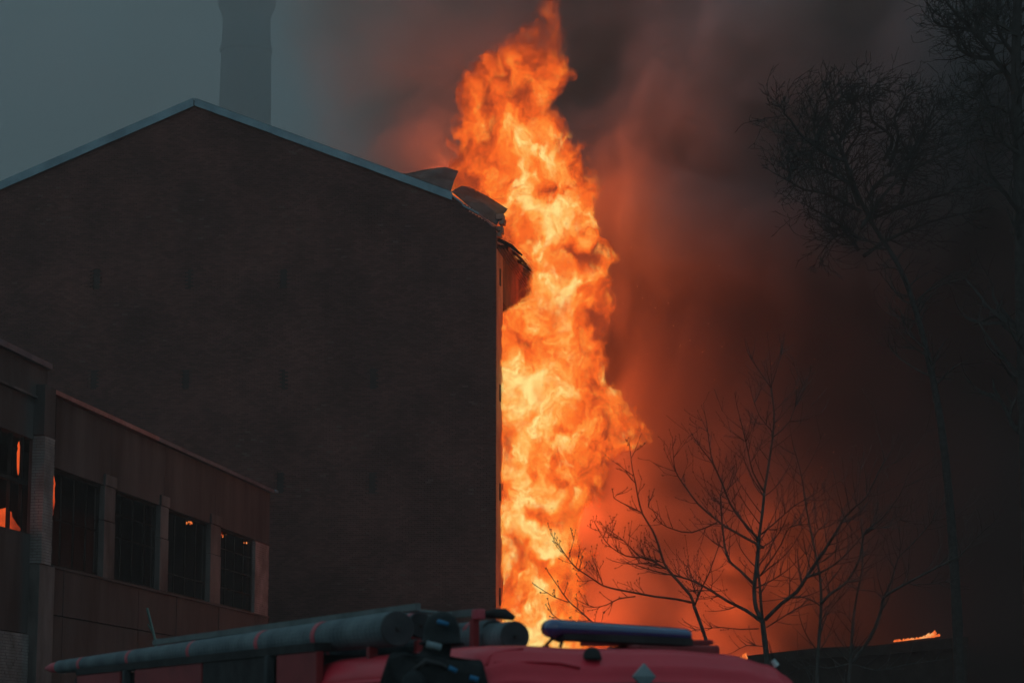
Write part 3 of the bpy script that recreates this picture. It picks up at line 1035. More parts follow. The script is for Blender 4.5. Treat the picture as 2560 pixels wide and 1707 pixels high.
class Tree:
    def __init__(self, name, label, cat, base, seed, bark, twig, bud=None, group=None):
        self.root = tag(empty(name, base), label, cat, group)
        self.base = Vector(base)
        self.r = random.Random(seed)
        self.bark, self.twigm, self.budm = bark, twig, bud
        self.tw, self.bd = MB(), MB()
        self.density = 1.0
        self.thin = 0.88

    def limb(self, pix, Y, r0, r1, name='branch', dy=0.0, wob=0.0):
        """A traced limb: pixels to points at depth Y, swung gently towards or away from the camera."""
        n = len(pix)
        pts = [P(a, b, Y + dy * i / max(n - 1, 1)) for i, (a, b) in enumerate(pix)]
        # densify with a smooth curve
        out = []
        for i in range(n - 1):
            p0, p1, p2, p3 = pts[max(i - 1, 0)], pts[i], pts[i + 1], pts[min(i + 2, n - 1)]
            m = max(2, int((p2 - p1).length / 0.22))
            for j in range(m):
                t = j / m
                out.append(0.5 * ((2 * p1) + (p2 - p0) * t + (2 * p0 - 5 * p1 + 4 * p2 - p3) * t * t + (3 * p1 - p0 - 3 * p2 + p3) * t ** 3))
        out.append(pts[-1])
        rad = [(r0 + (r1 - r0) * (i / (len(out) - 1))) * self.thin for i in range(len(out))]
        rad = [q * self.r.uniform(0.94, 1.06) for q in rad]
        loc = [p - self.base for p in out]
        mb = MB()
        mb.tube(loc, rad, 7)
        mb.build(name, self.bark, self.root, smooth=True)
        return loc, rad

    def bud(self, p, s):
        a = self.r.random() * 6.28
        d = Vector((math.cos(a) * .3, math.sin(a) * .3, 1)) * s
        e = Vector((math.cos(a), math.sin(a), 0)) * s * .62
        g_ = Vector((-math.sin(a), math.cos(a), 0)) * s * .62
        self.bd.add([p - d, p + e, p + g_, p - e, p - g_, p + d * 1.3], [(0, 2, 1), (0, 3, 2), (0, 4, 3), (0, 1, 4), (5, 1, 2), (5, 2, 3), (5, 3, 4), (5, 4, 1)])

    def twig(self, p, d, L, r, depth, up=0.35, buds=0.75, wind=Vector((0, 0, 0)), spread=0.75, kids=2, minr=0.0052, bs=0.0145, jit=0.06):
        """A twig that grows on from p, curves upwards and carries side twigs and buds."""
        n = max(3, int(L / 0.16))
        pts, rad = [p], [r]
        d = d.normalized()
        for i in range(n):
            j = Vector((self.r.gauss(0, jit), self.r.gauss(0, jit), self.r.gauss(0, jit)))
            d = (d + j + Vector((0, 0, up * 0.35)) + wind * (0.25 * (i / n))).normalized()
            p = p + d * (L / n)
            pts.append(p)
            rad.append(max(minr * .75, r * (1 - 0.75 * (i + 1) / n)))
            if buds and self.r.random() < buds * (1.0 if depth == 0 else .5):
                self.bud(p + Vector((self.r.uniform(-1, 1), self.r.uniform(-1, 1), self.r.uniform(-1, 1))) * 0.018, self.r.uniform(.7, 1.25) * bs)
        self.tw.tube(pts, rad, 3, caps=False)
        if buds:
            self.bud(pts[-1], bs * 1.2)
        if depth > 0:
            for q in range(kids):
                i = self.r.randint(max(1, n // 4), n)
                side_ = Vector((self.r.gauss(0, 1), self.r.gauss(0, .8), self.r.gauss(0.15, .7)))
                side_ = (side_ - d * side_.dot(d)).normalized()
                dd = ((pts[i] - pts[i - 1]).normalized() * (1.0) + side_ * spread).normalized()
                self.twig(pts[i], dd, L * self.r.uniform(.35, .7), max(minr, rad[i] * .8), depth - 1, up, buds, wind, spread, max(1, kids - 1), minr, bs, jit)

    def dress(self, lr, n, L, depth=1, t0=0.15, **kw):
        pts, rad = lr
        for q in range(int(n * self.density)):
            i = int((t0 + (1 - t0) * self.r.random()) * (len(pts) - 1))
            i = min(max(i, 1), len(pts) - 1)
            d = (pts[i] - pts[i - 1]).normalized()
            s_ = Vector((self.r.gauss(0, 1), self.r.gauss(0, .7), self.r.gauss(.2, .6)))
            s_ = (s_ - d * s_.dot(d)).normalized()
            self.twig(pts[i], d * .8 + s_, L * self.r.uniform(.5, 1.2), max(.009, rad[i] * .45), depth, **kw)
        self.twig(pts[-1], pts[-1] - pts[-2], L * .5, max(.009, rad[-1]), depth, **kw)

    def done(self):
        if self.tw.f:
            tag(self.tw.build('twigs', self.twigm, self.root), kind='stuff')
        if self.bd.f:
            tag(self.bd.build('buds', self.budm, self.root), kind='stuff')


def gnd(px, py, Y):
    p = P(px, py, Y)
    return Vector((p.x, p.y, 0))


TG = 'bare young trees in front of the fire glow'
# the big fork in the middle
T = Tree('bare_tree', 'largest bare budding tree with forked trunk behind the fire engine roof', 'tree', gnd(1918, 1700, 52), 11, M['bark'], M['twig'], M['bud'], TG)
YT = 52
b_ = T.base
tr_ = T.limb([(1925, 1850), (1920, 1700)] + c5([(725, 1340), (702, 1150), (690, 1030)]), YT, .085, .062, 'trunk')
L_ = T.limb(c5([(690, 1030), (640, 950), (622, 790), (640, 600), (655, 450), (665, 330), (690, 150), (705, 0)]) + c4([(1610, 1290), (1690, 780), (1705, 500), (1675, 270)]), YT, .055, .016, dy=1.0)
T.dress(L_, 22, 1.3)
A = T.limb(c4([(1675, 270), (1490, 0)]) + c2c([(90, 130)]), YT + 1, .015, .008); T.dress(A, 5, .6, 0)
A = T.limb(c4([(1675, 270), (1760, 0)]) + c2c([(490, 150)]), YT + 1, .013, .007); T.dress(A, 4, .6, 0)
A = T.limb(c4([(1690, 760), (1860, 600), (1950, 330), (2020, 200)]), YT + .7, .016, .007); T.dress(A, 8, .7, 1)
A = T.limb(c4([(1690, 700), (1560, 540), (1485, 320)]), YT + .7, .014, .007); T.dress(A, 7, .6, 1)
A = T.limb(c5([(690, 1030), (680, 900), (668, 740), (655, 620), (650, 500)]), YT - .2, .04, .02, dy=-.4); T.dress(A, 7, .9)
A = T.limb(c5([(715, 1035), (850, 900), (980, 800), (1060, 680), (1140, 560), (1240, 410), (1330, 270), (1380, 180), (1480, 80), (1570, 0)]) + c6c([(440, 390), (490, 310)]), YT, .05, .012, dy=-2.0); T.dress(A, 26, 1.1)
A = T.limb(c5([(1060, 680), (1180, 640), (1300, 570), (1400, 480), (1500, 370)]), YT - 1, .03, .012, dy=-.6); T.dress(A, 10, .9)
A = T.limb(c5([(680, 1050), (560, 960), (400, 880), (260, 790), (130, 720), (0, 675)]) + [(1640, 1428), (1590, 1412)], YT, .042, .012, dy=1.5); T.dress(A, 20, .9)
A = T.limb(c5([(620, 740), (500, 620), (420, 550), (380, 440), (365, 330), (355, 250), (340, 0)]) + c3c([(1900, 880)]), YT + .3, .034, .014, dy=.8); T.dress(A, 16, .9)
A = T.limb(c3c([(2350, 1420), (2140, 1180), (2000, 980), (1910, 750), (1800, 500), (1760, 300), (1720, 0)]), YT + .4, .034, .009, dy=.6); T.dress(A, 18, .8)
A = T.limb(c3c([(1800, 510), (1640, 300), (1570, 200)]), YT + .9, .014, .008); T.dress(A, 5, .4, 0)
A = T.limb(c3c([(2400, 1500), (1980, 1270), (1840, 1170), (1620, 980), (1480, 790), (1390, 660), (1345, 540), (1330, 360)]), YT + .4, .032, .008, dy=.7); T.dress(A, 16, .6)
A = T.limb(c3c([(1850, 1200), (1550, 1320), (1330, 1280), (1200, 1220), (1130, 1130)]), YT + .8, .02, .008); T.dress(A, 10, .5, 0)
A = T.limb(c4([(1610, 1290), (1500, 1100), (1430, 800), (1350, 480)]), YT + .2, .022, .008, dy=-.4); T.dress(A, 10, .7)
A = T.limb(c5([(680, 320), (800, 220), (960, 80), (1100, 0)]), YT - .1, .02, .01, dy=-.5); T.dress(A, 10, .9)
A = T.limb(c5([(670, 670), (760, 540), (850, 400), (920, 260), (1060, 235)]), YT, .022, .009, dy=-.4); T.dress(A, 10, .7)
A = T.limb(c5([(640, 770), (780, 700), (900, 620), (1020, 510)]), YT, .02, .009, dy=-.4); T.dress(A, 9, .7)
A = T.limb(c5([(660, 1110), (500, 1115), (350, 1100), (200, 1110), (90, 1130)]), YT, .016, .008); T.dress(A, 10, .5, 0)
A = T.limb(c5([(725, 1100), (900, 990), (1000, 930), (1130, 900)]), YT, .016, .008); T.dress(A, 10, .6, 0)
A = T.limb(c5([(700, 1260), (560, 1250), (460, 1300)]), YT, .014, .008); T.dress(A, 6, .5, 0)
T.done()

T = Tree('bare_tree', 'slim bare leaning tree with low twigs crossing the flames above the light bar', 'tree', gnd(1790, 1700, 46), 12, M['bark'], M['twig'], M['bud'], TG)
T.density = 0.65
YT = 46
A = T.limb([(1812, 1860), (1795, 1730)] + c4b([(2270, 1330), (2190, 1080), (2130, 920)]), YT, .045, .036, 'trunk')
A = T.limb(c4b([(2130, 920), (2100, 830), (1950, 660), (1880, 560), (1830, 400), (1780, 280), (1700, 150), (1660, 0)]) + c3c([(1640, 1370)] if False else []) + c3c([(888, 740), (850, 570), (825, 360)]), YT, .034, .008); T.dress(A, 26, .5, 1)
A = T.limb(c4b([(2135, 920), (2200, 760), (2260, 640), (2345, 400)]), YT, .022, .009); T.dress(A, 12, .6)
A = T.limb(c4b([(2110, 890), (1980, 862), (1800, 840), (1640, 810), (1480, 780), (1370, 750), (1290, 700), (1200, 640), (1140, 600), (1080, 530), (1020, 440)]), YT, .026, .007, dy=-1.2); T.dress(A, 28, .5, 1, t0=.25)
A = T.limb(c4b([(1895, 610), (1780, 540), (1680, 510), (1580, 410), (1500, 340), (1410, 280)]), YT, .02, .007); T.dress(A, 20, .4, 1)
A = T.limb(c4b([(1680, 515), (1560, 500), (1440, 430), (1370, 350), (1310, 245)]), YT, .016, .007, dy=.4); T.dress(A, 14, .4, 1)
A = T.limb(c4b([(1640, 840), (1500, 860), (1400, 910), (1300, 930), (1210, 900)]), YT - .4, .015, .007); T.dress(A, 14, .4, 0)
A = T.limb(c4b([(1870, 590), (1760, 560), (1600, 570), (1480, 550)]), YT, .014, .007); T.dress(A, 10, .4, 0)
A = T.limb(c4b([(1700, 140), (1600, 90), (1460, 15)]) + c3c([(720, 850)]), YT, .013, .007); T.dress(A, 8, .3, 0)
A = T.limb(c4b([(1790, 210), (1830, 150)]) + c3c([(1040, 1020), (1080, 900)]), YT, .012, .007); T.dress(A, 5, .3, 0)
A = T.limb(c4b([(2060, 800), (2200, 790), (2320, 795)]), YT, .012, .008); T.dress(A, 5, .4, 0)
T.done()

T = Tree('bare_tree', 'thin bare sapling whose beaded twigs rise just left of the blue light bar', 'tree', gnd(1560, 1700, 40), 13, M['bark'], M['twig'], M['bud'], TG)
T.density = 0.65
A = T.limb([(1585, 1990), (1560, 1720), (1530, 1620)] + c4b([(1340, 1110), (1260, 1040), (1160, 950), (1080, 880), (1000, 770), (925, 660)]), 40, .03, .006, 'trunk'); T.dress(A, 14, .25, 0, t0=.55)
A = T.limb(c4b([(1080, 890), (970, 850), (900, 810), (820, 760)]), 40, .009, .006); T.dress(A, 6, .2, 0)
A = T.limb(c4b([(1340, 1110), (1150, 1100), (980, 1020), (920, 960)]), 40, .009, .006); T.dress(A, 8, .25, 0)
A = T.limb(c4b([(1540, 1240), (1400, 1230), (1250, 1240), (1160, 1200)]), 40, .008, .006); T.dress(A, 5, .25, 0)
T.done()

T = Tree('bare_tree', 'slender bare tree with upright trunk between the forked tree and burning roof', 'tree', gnd(2045, 1750, 58), 14, M['bark'], M['twig'], M['bud'], TG)
A = T.limb([(2035, 1860), (2042, 1700)] + c5([(1160, 1300), (1185, 900), (1170, 650), (1120, 400), (1060, 100)]) + [(2004, 1190), (1985, 1120)], 58, .062, .012, 'trunk'); T.dress(A, 20, 1.1)
A = T.limb(c5([(1185, 900), (1260, 820), (1400, 720), (1510, 520), (1540, 330), (1600, 260), (1700, 180), (1840, 0)]) + c6c([(590, 440)]), 58, .042, .01, dy=-1.5); T.dress(A, 24, 1.0)
A = T.limb(c5([(1180, 920), (1100, 870), (980, 840), (800, 870), (700, 880)]), 58, .02, .009); T.dress(A, 9, .7, 0)
A = T.limb(c5([(1560, 280), (1650, 265), (1760, 250), (1920, 150)]), 57, .018, .009); T.dress(A, 9, .8)
A = T.limb(c5([(1250, 820), (1230, 780), (1180, 680)]), 58, .014, .008); T.dress(A, 4, .6, 0)
A = T.limb(c5([(1180, 1150), (1230, 1000), (1300, 900), (1390, 800)]), 58, .02, .01); T.dress(A, 7, .7)
A = T.limb(c5([(1110, 380), (1160, 280), (1260, 200), (1230, 60)]), 58, .016, .009); T.dress(A, 8, .8)
T.done()

T = Tree('bare_tree', 'grey bare tree with wide right limbs rising near the burning roof line', 'tree', gnd(2130, 1720, 60), 15, M['bark'], M['twig'], M['bud'], TG)
A = T.limb([(2112, 1850), (2120, 1720)] + c5([(1430, 1400), (1450, 1070), (1490, 800), (1530, 600), (1530, 330)]) + [(2152, 1290)], 60, .058, .012, 'trunk'); T.dress(A, 16, 1.0)
A = T.limb(c5([(1440, 1400), (1600, 1180), (1690, 950), (1710, 850), (1850, 760), (2000, 680), (2350, 500)]) + c6c([(890, 860), (1010, 730), (1060, 690)]), 60, .055, .01, dy=-2); T.dress(A, 22, 1.0)
A = T.limb(c5([(1710, 850), (1780, 700), (1830, 520), (1950, 400), (2100, 230)]) + c6c([(740, 650), (790, 560)]), 60, .03, .009, dy=-1); T.dress(A, 16, .9)
A = T.limb(c5([(1840, 520), (1850, 380), (1830, 250)]), 59.5, .016, .008); T.dress(A, 6, .7)
A = T.limb(c5([(1500, 790), (1400, 730), (1330, 700)]), 60, .016, .008); T.dress(A, 4, .5, 0)
A = T.limb(c5([(1700, 860), (1640, 800), (1530, 790), (1490, 790)]), 60, .016, .01); T.dress(A, 4, .6, 0)
A = T.limb(c5([(1440, 1060), (1390, 990), (1330, 960)]), 60, .014, .008); T.dress(A, 3, .5, 0)
A = T.limb(c5([(1960, 740), (2100, 735), (2230, 715), (2330, 680)]), 59, .016, .008); T.dress(A, 7, .7, 0)
A = T.limb(c5([(1450, 1400), (1650, 1460), (1900, 1410), (2200, 1370)]), 60, .018, .008); T.dress(A, 8, .7, 0)
A = T.limb(c5([(1430, 1400), (1250, 1440), (1100, 1420), (930, 1480)]), 60, .018, .008); T.dress(A, 8, .7, 0)
T.done()

# wind-bent older trees against the smoke on the right
WT = 'dark wind bent trees on the right'
wind = Vector((1.0, 0, 0.25))
T = Tree('windswept_tree', 'broad dark tree with twigs bent to the right by wind above the saplings', 'tree', gnd(2396, 1700, 74), 21, M['dark_bark'], M['dark_bark'], None, WT)
T.density, T.thin = 1.1, 1.0
kw = dict(up=-.02, buds=0, wind=wind, spread=.8, minr=.012, jit=.10, kids=3)
YT = 74
A = T.limb([(2400, 1900), (2390, 1500), (2350, 1050), (2270, 720), (2170, 540), (2113, 402)], YT, .20, .05, 'trunk'); T.dress(A, 34, 1.8, 2, t0=.6, **kw)
for pix in (cR([(760, 900), (600, 840), (450, 740), (350, 650), (270, 530), (215, 480), (220, 430)]), cR([(760, 900), (700, 750), (610, 560), (605, 450), (650, 350), (720, 270)]),
            cR([(900, 1350), (580, 1190), (400, 1160), (260, 1080), (110, 1000)]), cR([(260, 1080), (280, 930), (330, 820)]), cR([(1100, 900), (1180, 700), (1000, 540), (980, 400), (980, 260), (1100, 220)]),
            cR([(1150, 950), (1230, 700), (1200, 520), (1280, 350), (1400, 270)]), cR([(1300, 900), (1500, 560), (1560, 400), (1720, 320)]), cR([(880, 1300), (760, 900), (880, 650), (900, 450), (880, 370)]),
            cR([(700, 760), (760, 600), (850, 460), (830, 330)]), cR([(560, 800), (480, 640), (500, 480), (520, 400)]), cR([(1250, 1200), (1400, 800), (1500, 640), (1700, 450), (1820, 440)]),
            cR([(900, 1500), (1200, 1100), (1700, 800), (2000, 700)]), cR([(900, 1600), (600, 1400), (420, 1300)]), cR([(950, 1250), (1100, 1050), (1350, 950), (1600, 900)]), cR([(900, 1450), (1300, 1300), (1800, 1150), (2200, 1000)]), cR([(800, 1100), (560, 980), (420, 960), (330, 1010)]), cR([(920, 1750), (1150, 1600), (1500, 1450), (1900, 1350)]), cR([(880, 1700), (760, 1550), (640, 1600), (560, 1700)])):
    A = T.limb(pix, YT + T.r.uniform(-1.5, 1.5), .065, .016)
    T.dress(A, 30, 1.0, 2, t0=.12, **kw)
T.done()

T = Tree('windswept_tree', 'tall dark tree filling the top right corner', 'tree', gnd(2560, 1700, 66), 22, M['dark_bark'], M['dark_bark'], None, WT)
YT = 66
T.density, T.thin = 1.2, 1.0
kw2 = dict(up=.12, buds=0, wind=Vector((.35, 0, .1)), spread=1.0, minr=.011, jit=.10, kids=3)
A = T.limb([(2590, 1900), (2580, 1400), (2560, 900), (2550, 500), (2540, 200), (2545, -60)], YT, .34, .12, 'trunk'); T.dress(A, 26, 2.0, 2, t0=.4, **kw2)
for pix in (cT([(2260, 760), (2200, 620), (2100, 500), (2060, 420), (1960, 310), (1880, 245), (1760, 235), (1640, 215), (1580, 150), (1600, 100)]), cT([(1960, 310), (1900, 230), (1750, 80), (1690, 0), (1640, -90)]),
            cT([(2300, 300), (2250, 270), (2000, 110), (1940, 0)]), cT([(2080, 490), (1940, 480), (1830, 430), (1790, 370), (1800, 310)]), cT([(2240, 700), (2200, 600), (2050, 640), (1980, 750), (1930, 830), (1870, 790)]),
            cT([(2060, 420), (1960, 260), (1960, 160), (2050, 40)]), cT([(2300, 1000), (2150, 900), (2010, 900), (1950, 1000), (1880, 1100)]), cT([(2320, 1300), (2100, 1150), (1980, 1130)]),
            cT([(2300, 500), (2150, 300), (2120, 100), (2150, -60)])):
    A = T.limb(pix, YT + T.r.uniform(-1.5, 1.5), .08, .017)
    T.dress(A, 20, 1.1, 2, t0=.2, **kw2)
T.done()



# ------------------------------------------------------------------ fire engine
M['red_paint'] = surf('engine_red', (0.50, 0.022, 0.040), (0.58, 0.030, 0.052), 2.0, rough=0.45, spec=0.25, bump=0.02, coat=0.12)
M['dark_red'] = surf('dusty_red', (0.16, 0.016, 0.019), (0.24, 0.027, 0.030), 2.0, rough=0.55, bump=0.05)
M['black_plastic'] = surf('black_plastic', (0.02, 0.02, 0.021), (0.04, 0.04, 0.041), 5.0, rough=0.8, spec=0.1, bump=0.05)
M['rubber'] = surf('rubber_grip', (0.02, 0.02, 0.021), (0.04, 0.04, 0.042), 5.0, rough=0.8, bump=0.1)
M['hose'] = surf('hose_canvas', (0.06, 0.082, 0.094), (0.115, 0.148, 0.162), 3.0, rough=0.7, bump=0.2, bscale=30)
M['hose_end'] = surf('hose_cap', (0.035, 0.04, 0.044), (0.06, 0.066, 0.07), 4.0, rough=0.8, spec=0.1, bump=0.1)
M['band'] = surf('red_band', (0.34, 0.05, 0.07), (0.46, 0.09, 0.11), 5.0, rough=0.6, bump=0.05)
M['ladder'] = surf('grey_ladder', (0.06, 0.08, 0.083), (0.12, 0.145, 0.15), 4.0, rough=0.5, bump=0.08)
M['blue_lens'] = surf('blue_lens', (0.004, 0.022, 0.10), (0.008, 0.04, 0.16), 3.0, rough=0.12, spec=0.6, bump=0.0, coat=0.8)
M['badge'] = surf('grey_badge', (0.14, 0.18, 0.20), (0.22, 0.26, 0.28), 6.0, rough=0.35, bump=0.02)
M['pale_tip'] = surf('pale_tip', (0.35, 0.42, 0.44), (0.5, 0.56, 0.57), 6.0, rough=0.4, bump=0.0)
gm = bpy.data.materials.new('cab_glass')
nt, out = nodes(gm)
gb = nt.nodes.new('ShaderNodeBsdfPrincipled')
gb.inputs['Base Color'].default_value = (0.012, 0.016, 0.017, 1)
gb.inputs['Roughness'].default_value = 0.05
gb.inputs['Specular IOR Level'].default_value = 0.7
nt.links.new(gb.outputs[0], out.inputs[0])
M['glass'] = gm

PH = R(26)
TB, TR = Vector((-math.sin(PH), math.cos(PH), 0)), Vector((math.cos(PH), math.sin(PH), 0))
K0 = P(1172, 1640, 15.0)
ROOF = P(1230, 1611, 15.3).z
K0.z = 0
truck = tag(empty('fire_engine', K0), 'red fire engine in the foreground with blue light bar on its rounded cab roof', 'fire engine')
AXT = (TR, TB, Z)
CW = 2.50


def T3(t, s, z):
    """Truck space: metres across the front (picture right), back along the truck, up."""
    return TR * t + TB * s + Z * z


def lerp_tab(x, tab):
    for (a, b), (c_, d_) in zip(tab, tab[1:]):
        if x <= c_:
            f = (x - a) / (c_ - a)
            f = f * f * (3 - 2 * f)
            return b + (d_ - b) * f
    return tab[-1][1]


CROWN = [(0, -.20), (.02, -.10), (.05, -.025), (.10, 0.0), (.22, .012), (.40, -.004), (.60, .0), (.78, -.02), (.90, -.075), (.96, -.15), (1.0, -.27)]
STAT = [(-.04, -.27), (-.055, -.245), (-.045, -.22), (-.01, -.205), (.0, -.17), (.015, -.135), (.03, -.115), (.05, -.108), (.09, -.055), (.16, -.02), (.30, -.004), (.6, 0), (1.9, 0), (2.62, -.004), (2.69, -.02), (2.73, -.07), (2.76, -.2), (2.78, -.40)]
mb = MB()
NT = 49
for (s_, dz) in STAT:
    for j in range(NT):
        t = j / (NT - 1)
        cz_ = lerp_tab(t, CROWN)
        zz = ROOF + dz + cz_ * (1.0 if dz > -.12 else max(.25, 1 + (dz + .12) * 2.2))
        # pressed recess in the middle of the roof front
        if s_ < .5 and .14 < t < .40:
            zz -= .022 * math.sin(math.pi * (t - .14) / .26) * max(0, 1 - s_ / .5)
        bow = .07 * (1 - (2 * t - 1) ** 2) if s_ < 1 else 0
        mb.v.append(tuple(T3(t * CW, s_ - bow + (.03 if t < .03 or t > .97 else 0) * (1 if s_ < 1 else -1), zz)))
for i in range(len(STAT) - 1):
    for j in range(NT - 1):
        mb.f.append((i * NT + j, i * NT + j + 1, (i + 1) * NT + j + 1, (i + 1) * NT + j))
roof = mb.build('cab_roof', M['red_paint'], truck, smooth=True)
so_ = roof.modifiers.new('thick', 'SOLIDIFY')
so_.thickness = 0.02
so_.offset = -1
# rain gutter and pressed beads
k = MB()
k.tube([T3(-.012, s_, ROOF - .20 - (.02 if s_ > 2.3 else 0)) for s_ in (.02, .4, .9, 1.4, 1.9, 2.5, 2.72)], .016, 6)
k.build('rain_gutter', M['red_paint'], truck, smooth=True)


def on_roof(px, py, lift=0.0):
    """The point of the cab roof skin seen at a pixel, found by marching along the ray."""
    d = ray(px, py)
    o = Vector((0, 0, CAM_Z))
    best = None
    for i in range(900):
        q = o + d * (14.3 + i * .004)
        l = q - K0
        t, s_ = l.dot(TR) / CW, l.dot(TB)
        if 0 <= t <= 1:
            bow = .07 * (1 - (2 * t - 1) ** 2)
            zz = ROOF + lerp_tab(s_ + (bow if s_ < 1 else 0), STAT) + lerp_tab(t, CROWN)
            if s_ + bow >= -.05 and q.z <= zz:
                return l + Z * lift
            best = l
    return best


for pts in ([(1216, 1662), (1222, 1641), (1238, 1630), (1265, 1625), (1307, 1620)], [(1234, 1656), (1330, 1653), (1400, 1656), (1450, 1668)]):
    k = MB()
    k.tube([on_roof(*p) for p in pts], .009, 6)
    k.build('roof_bead', M['red_paint'], truck, smooth=True)
# cab shell below the roof
k = MB()
k.box(T3(CW / 2, 1.35, 1.05), (CW / 2 - .03, 1.35, .50), AXT)
k.build('cab_body', M['red_paint'], truck, bevel=.06)
k = MB()
for (t_, s_, l_) in ((.05, .03, 0), (CW - .05, .03, 0), (.05, 1.25, 0), (.05, 2.66, 0), (CW - .05, 1.25, 0), (CW - .05, 2.66, 0)):
    k.tube([T3(t_, s_ - (.06 if s_ < .1 else 0), 1.5), T3(t_, s_, ROOF - .34)], .05, 6)
k.build('window_pillars', M['red_paint'], truck)
for (c_, h_, ax_) in (((CW / 2, .03, (1.55 + ROOF - .28) / 2), (CW / 2 - .10, .008, (ROOF - .30 - 1.55) / 2), 0), ((.04, .65, (1.55 + ROOF - .35) / 2), (.008, .55, (ROOF - .42 - 1.55) / 2), 1),
                      ((.04, 1.95, (1.55 + ROOF - .35) / 2), (.008, .5, (ROOF - .42 - 1.55) / 2), 1), ((CW - .04, .65, (1.55 + ROOF - .35) / 2), (.008, .55, (ROOF - .42 - 1.55) / 2), 1)):
    k = MB()
    k.box(T3(*c_), h_, AXT)
    k.build('windscreen' if ax_ == 0 else 'side_window', M['glass'], truck)
k = MB()
k.tube([T3(.10, -.075, ROOF - .315), T3(.5, -.125, ROOF - .262), T3(CW / 2, -.14, ROOF - .245), T3(CW - .5, -.125, ROOF - .262), T3(CW - .12, -.07, ROOF - .32)], .014, 6)
k.build('windscreen_seal', M['rubber'], truck, smooth=True)
# diamond plate at the middle of the windscreen top
q = P(1612, 1690, 15.3) - K0
k = MB()
w_ = .082
k.add([q + TR * w_, q + Z * w_, q - TR * w_, q - Z * w_] + [p + TB * .02 for p in (q + TR * w_, q + Z * w_, q - TR * w_, q - Z * w_)] + [q - TB * .02],
      [(8, 0, 1), (8, 1, 2), (8, 2, 3), (8, 3, 0), (7, 6, 5, 4), (0, 4, 5, 1), (1, 5, 6, 2), (2, 6, 7, 3), (3, 7, 4, 0)])
k.build('diamond_badge', M['badge'], truck)
# black marker lamp on the roof
c_ = on_roof(1480, 1640)
k = MB()
prof = [(.062, -.02), (.060, .0), (.050, .028), (.034, .05), (.015, .06)]
k.lathe(prof, (0, 0), 14)
k.v = [tuple(c_ + Vector((v[0] * 1.0, v[1] * .8, v[2]))) for v in k.v]
k.build('marker_lamp', M['black_plastic'], truck, smooth=True)
# whip antenna at the right of the roof
c_ = on_roof(1946, 1672)
k = MB()
k.tube([c_, P(1934, 1654, 16.0) - K0 + (c_ - (P(1946, 1672, 16.0) - K0)), P(1919, 1598, 16.0) - K0 + (c_ - (P(1946, 1672, 16.0) - K0))], [.016, .008, .004], 6)
an = k.build('antenna', M['black_plastic'], truck)
k = MB()
e_ = c_ - (P(1946, 1672, 16.0) - K0)
k.tube([P(1942, 1664, 16.0) - K0 + e_, P(1931, 1649, 16.0) - K0 + e_], [.022, .016], 8)
k.build('antenna_base', M['pale_tip'], an)

# light bar
B0, B1 = P(1362, 1569, 15.75) - K0, P(1722, 1588, 16.35) - K0
bar = tag(empty('light_bar', K0 + (B0 + B1) / 2 - Z * .12), 'long blue emergency light bar on legs above the red cab roof', 'light bar')
off = -(B0 + B1) / 2 + Z * .12
ax = (B1 - B0).normalized()
ux = Z
vx = ax.cross(ux).normalized()
k = MB()
n, m = 20, 40
for i in range(m + 1):
    t = i / m
    r_ = (.062 - .016 * t) * math.sqrt(max(0.0, 1 - max(0, (.05 - t) / .05, (t - .965) / .035) ** 2)) + .001
    c_ = B0.lerp(B1, t) + off
    for j in range(n):
        a = 2 * math.pi * j / n
        k.v.append(tuple(c_ + vx * (math.cos(a) * r_ * 1.7) + ux * (math.sin(a) * r_)))
for i in range(m):
    for j in range(n):
        k.f.append((i * n + j, i * n + (j + 1) % n, (i + 1) * n + (j + 1) % n, (i + 1) * n + j))
k.f += [tuple(range(n))[::-1], tuple(m * n + j for j in range(n))]
k.build('blue_lens', M['blue_lens'], bar, smooth=True)
k = MB()
k.box(B0.lerp(B1, .53) + off - ux * .048, ((B1 - B0).length * .45, .085, .026), (ax, vx, ux))
k.build('base_rail', M['black_plastic'], bar, bevel=.008)
for (pa, pb) in (((1384, 1592), (1360, 1617)), ((1409, 1593), (1400, 1617)), ((1384, 1596), (1405, 1603))):
    k = MB()
    k.tube([P(*pa, 15.8) - K0 + off, P(*pb, 15.8) - K0 + off], .011, 6)
    k.build('leg', M['black_plastic'], bar)
k = MB()
k.tube([P(1356, 1617, 15.8) - K0 + off, P(1374, 1617, 15.8) - K0 + off], .012, 6)
k.build('foot', M['black_plastic'], bar)
# red mounting board and hatch behind the bar
k = MB()
q0, q1 = P(1470, 1607, 16.6) - K0, P(1762, 1606, 17.2) - K0
k.box((q0 + q1) / 2, ((q1 - q0).length / 2, .12, .016), ((q1 - q0).normalized(), TB, Z))
k.build('mounting_board', M['dark_red'], truck, bevel=.006)
k = MB()
q0, q1 = P(1555, 1626, 16.7) - K0, P(1756, 1628, 17.2) - K0
k.box((q0 + q1) / 2 - Z * .05, ((q1 - q0).length / 2, .25, .085), ((q1 - q0).normalized(), TB, Z))
k.build('roof_hatch', M['dark_red'], truck, bevel=.02)

# rear body with lockers
BZ = ROOF + .02


def side_t(px, py):
    q = on_plane(px, py, K0, TR)
    l = q - K0
    return l.dot(TB), q.z


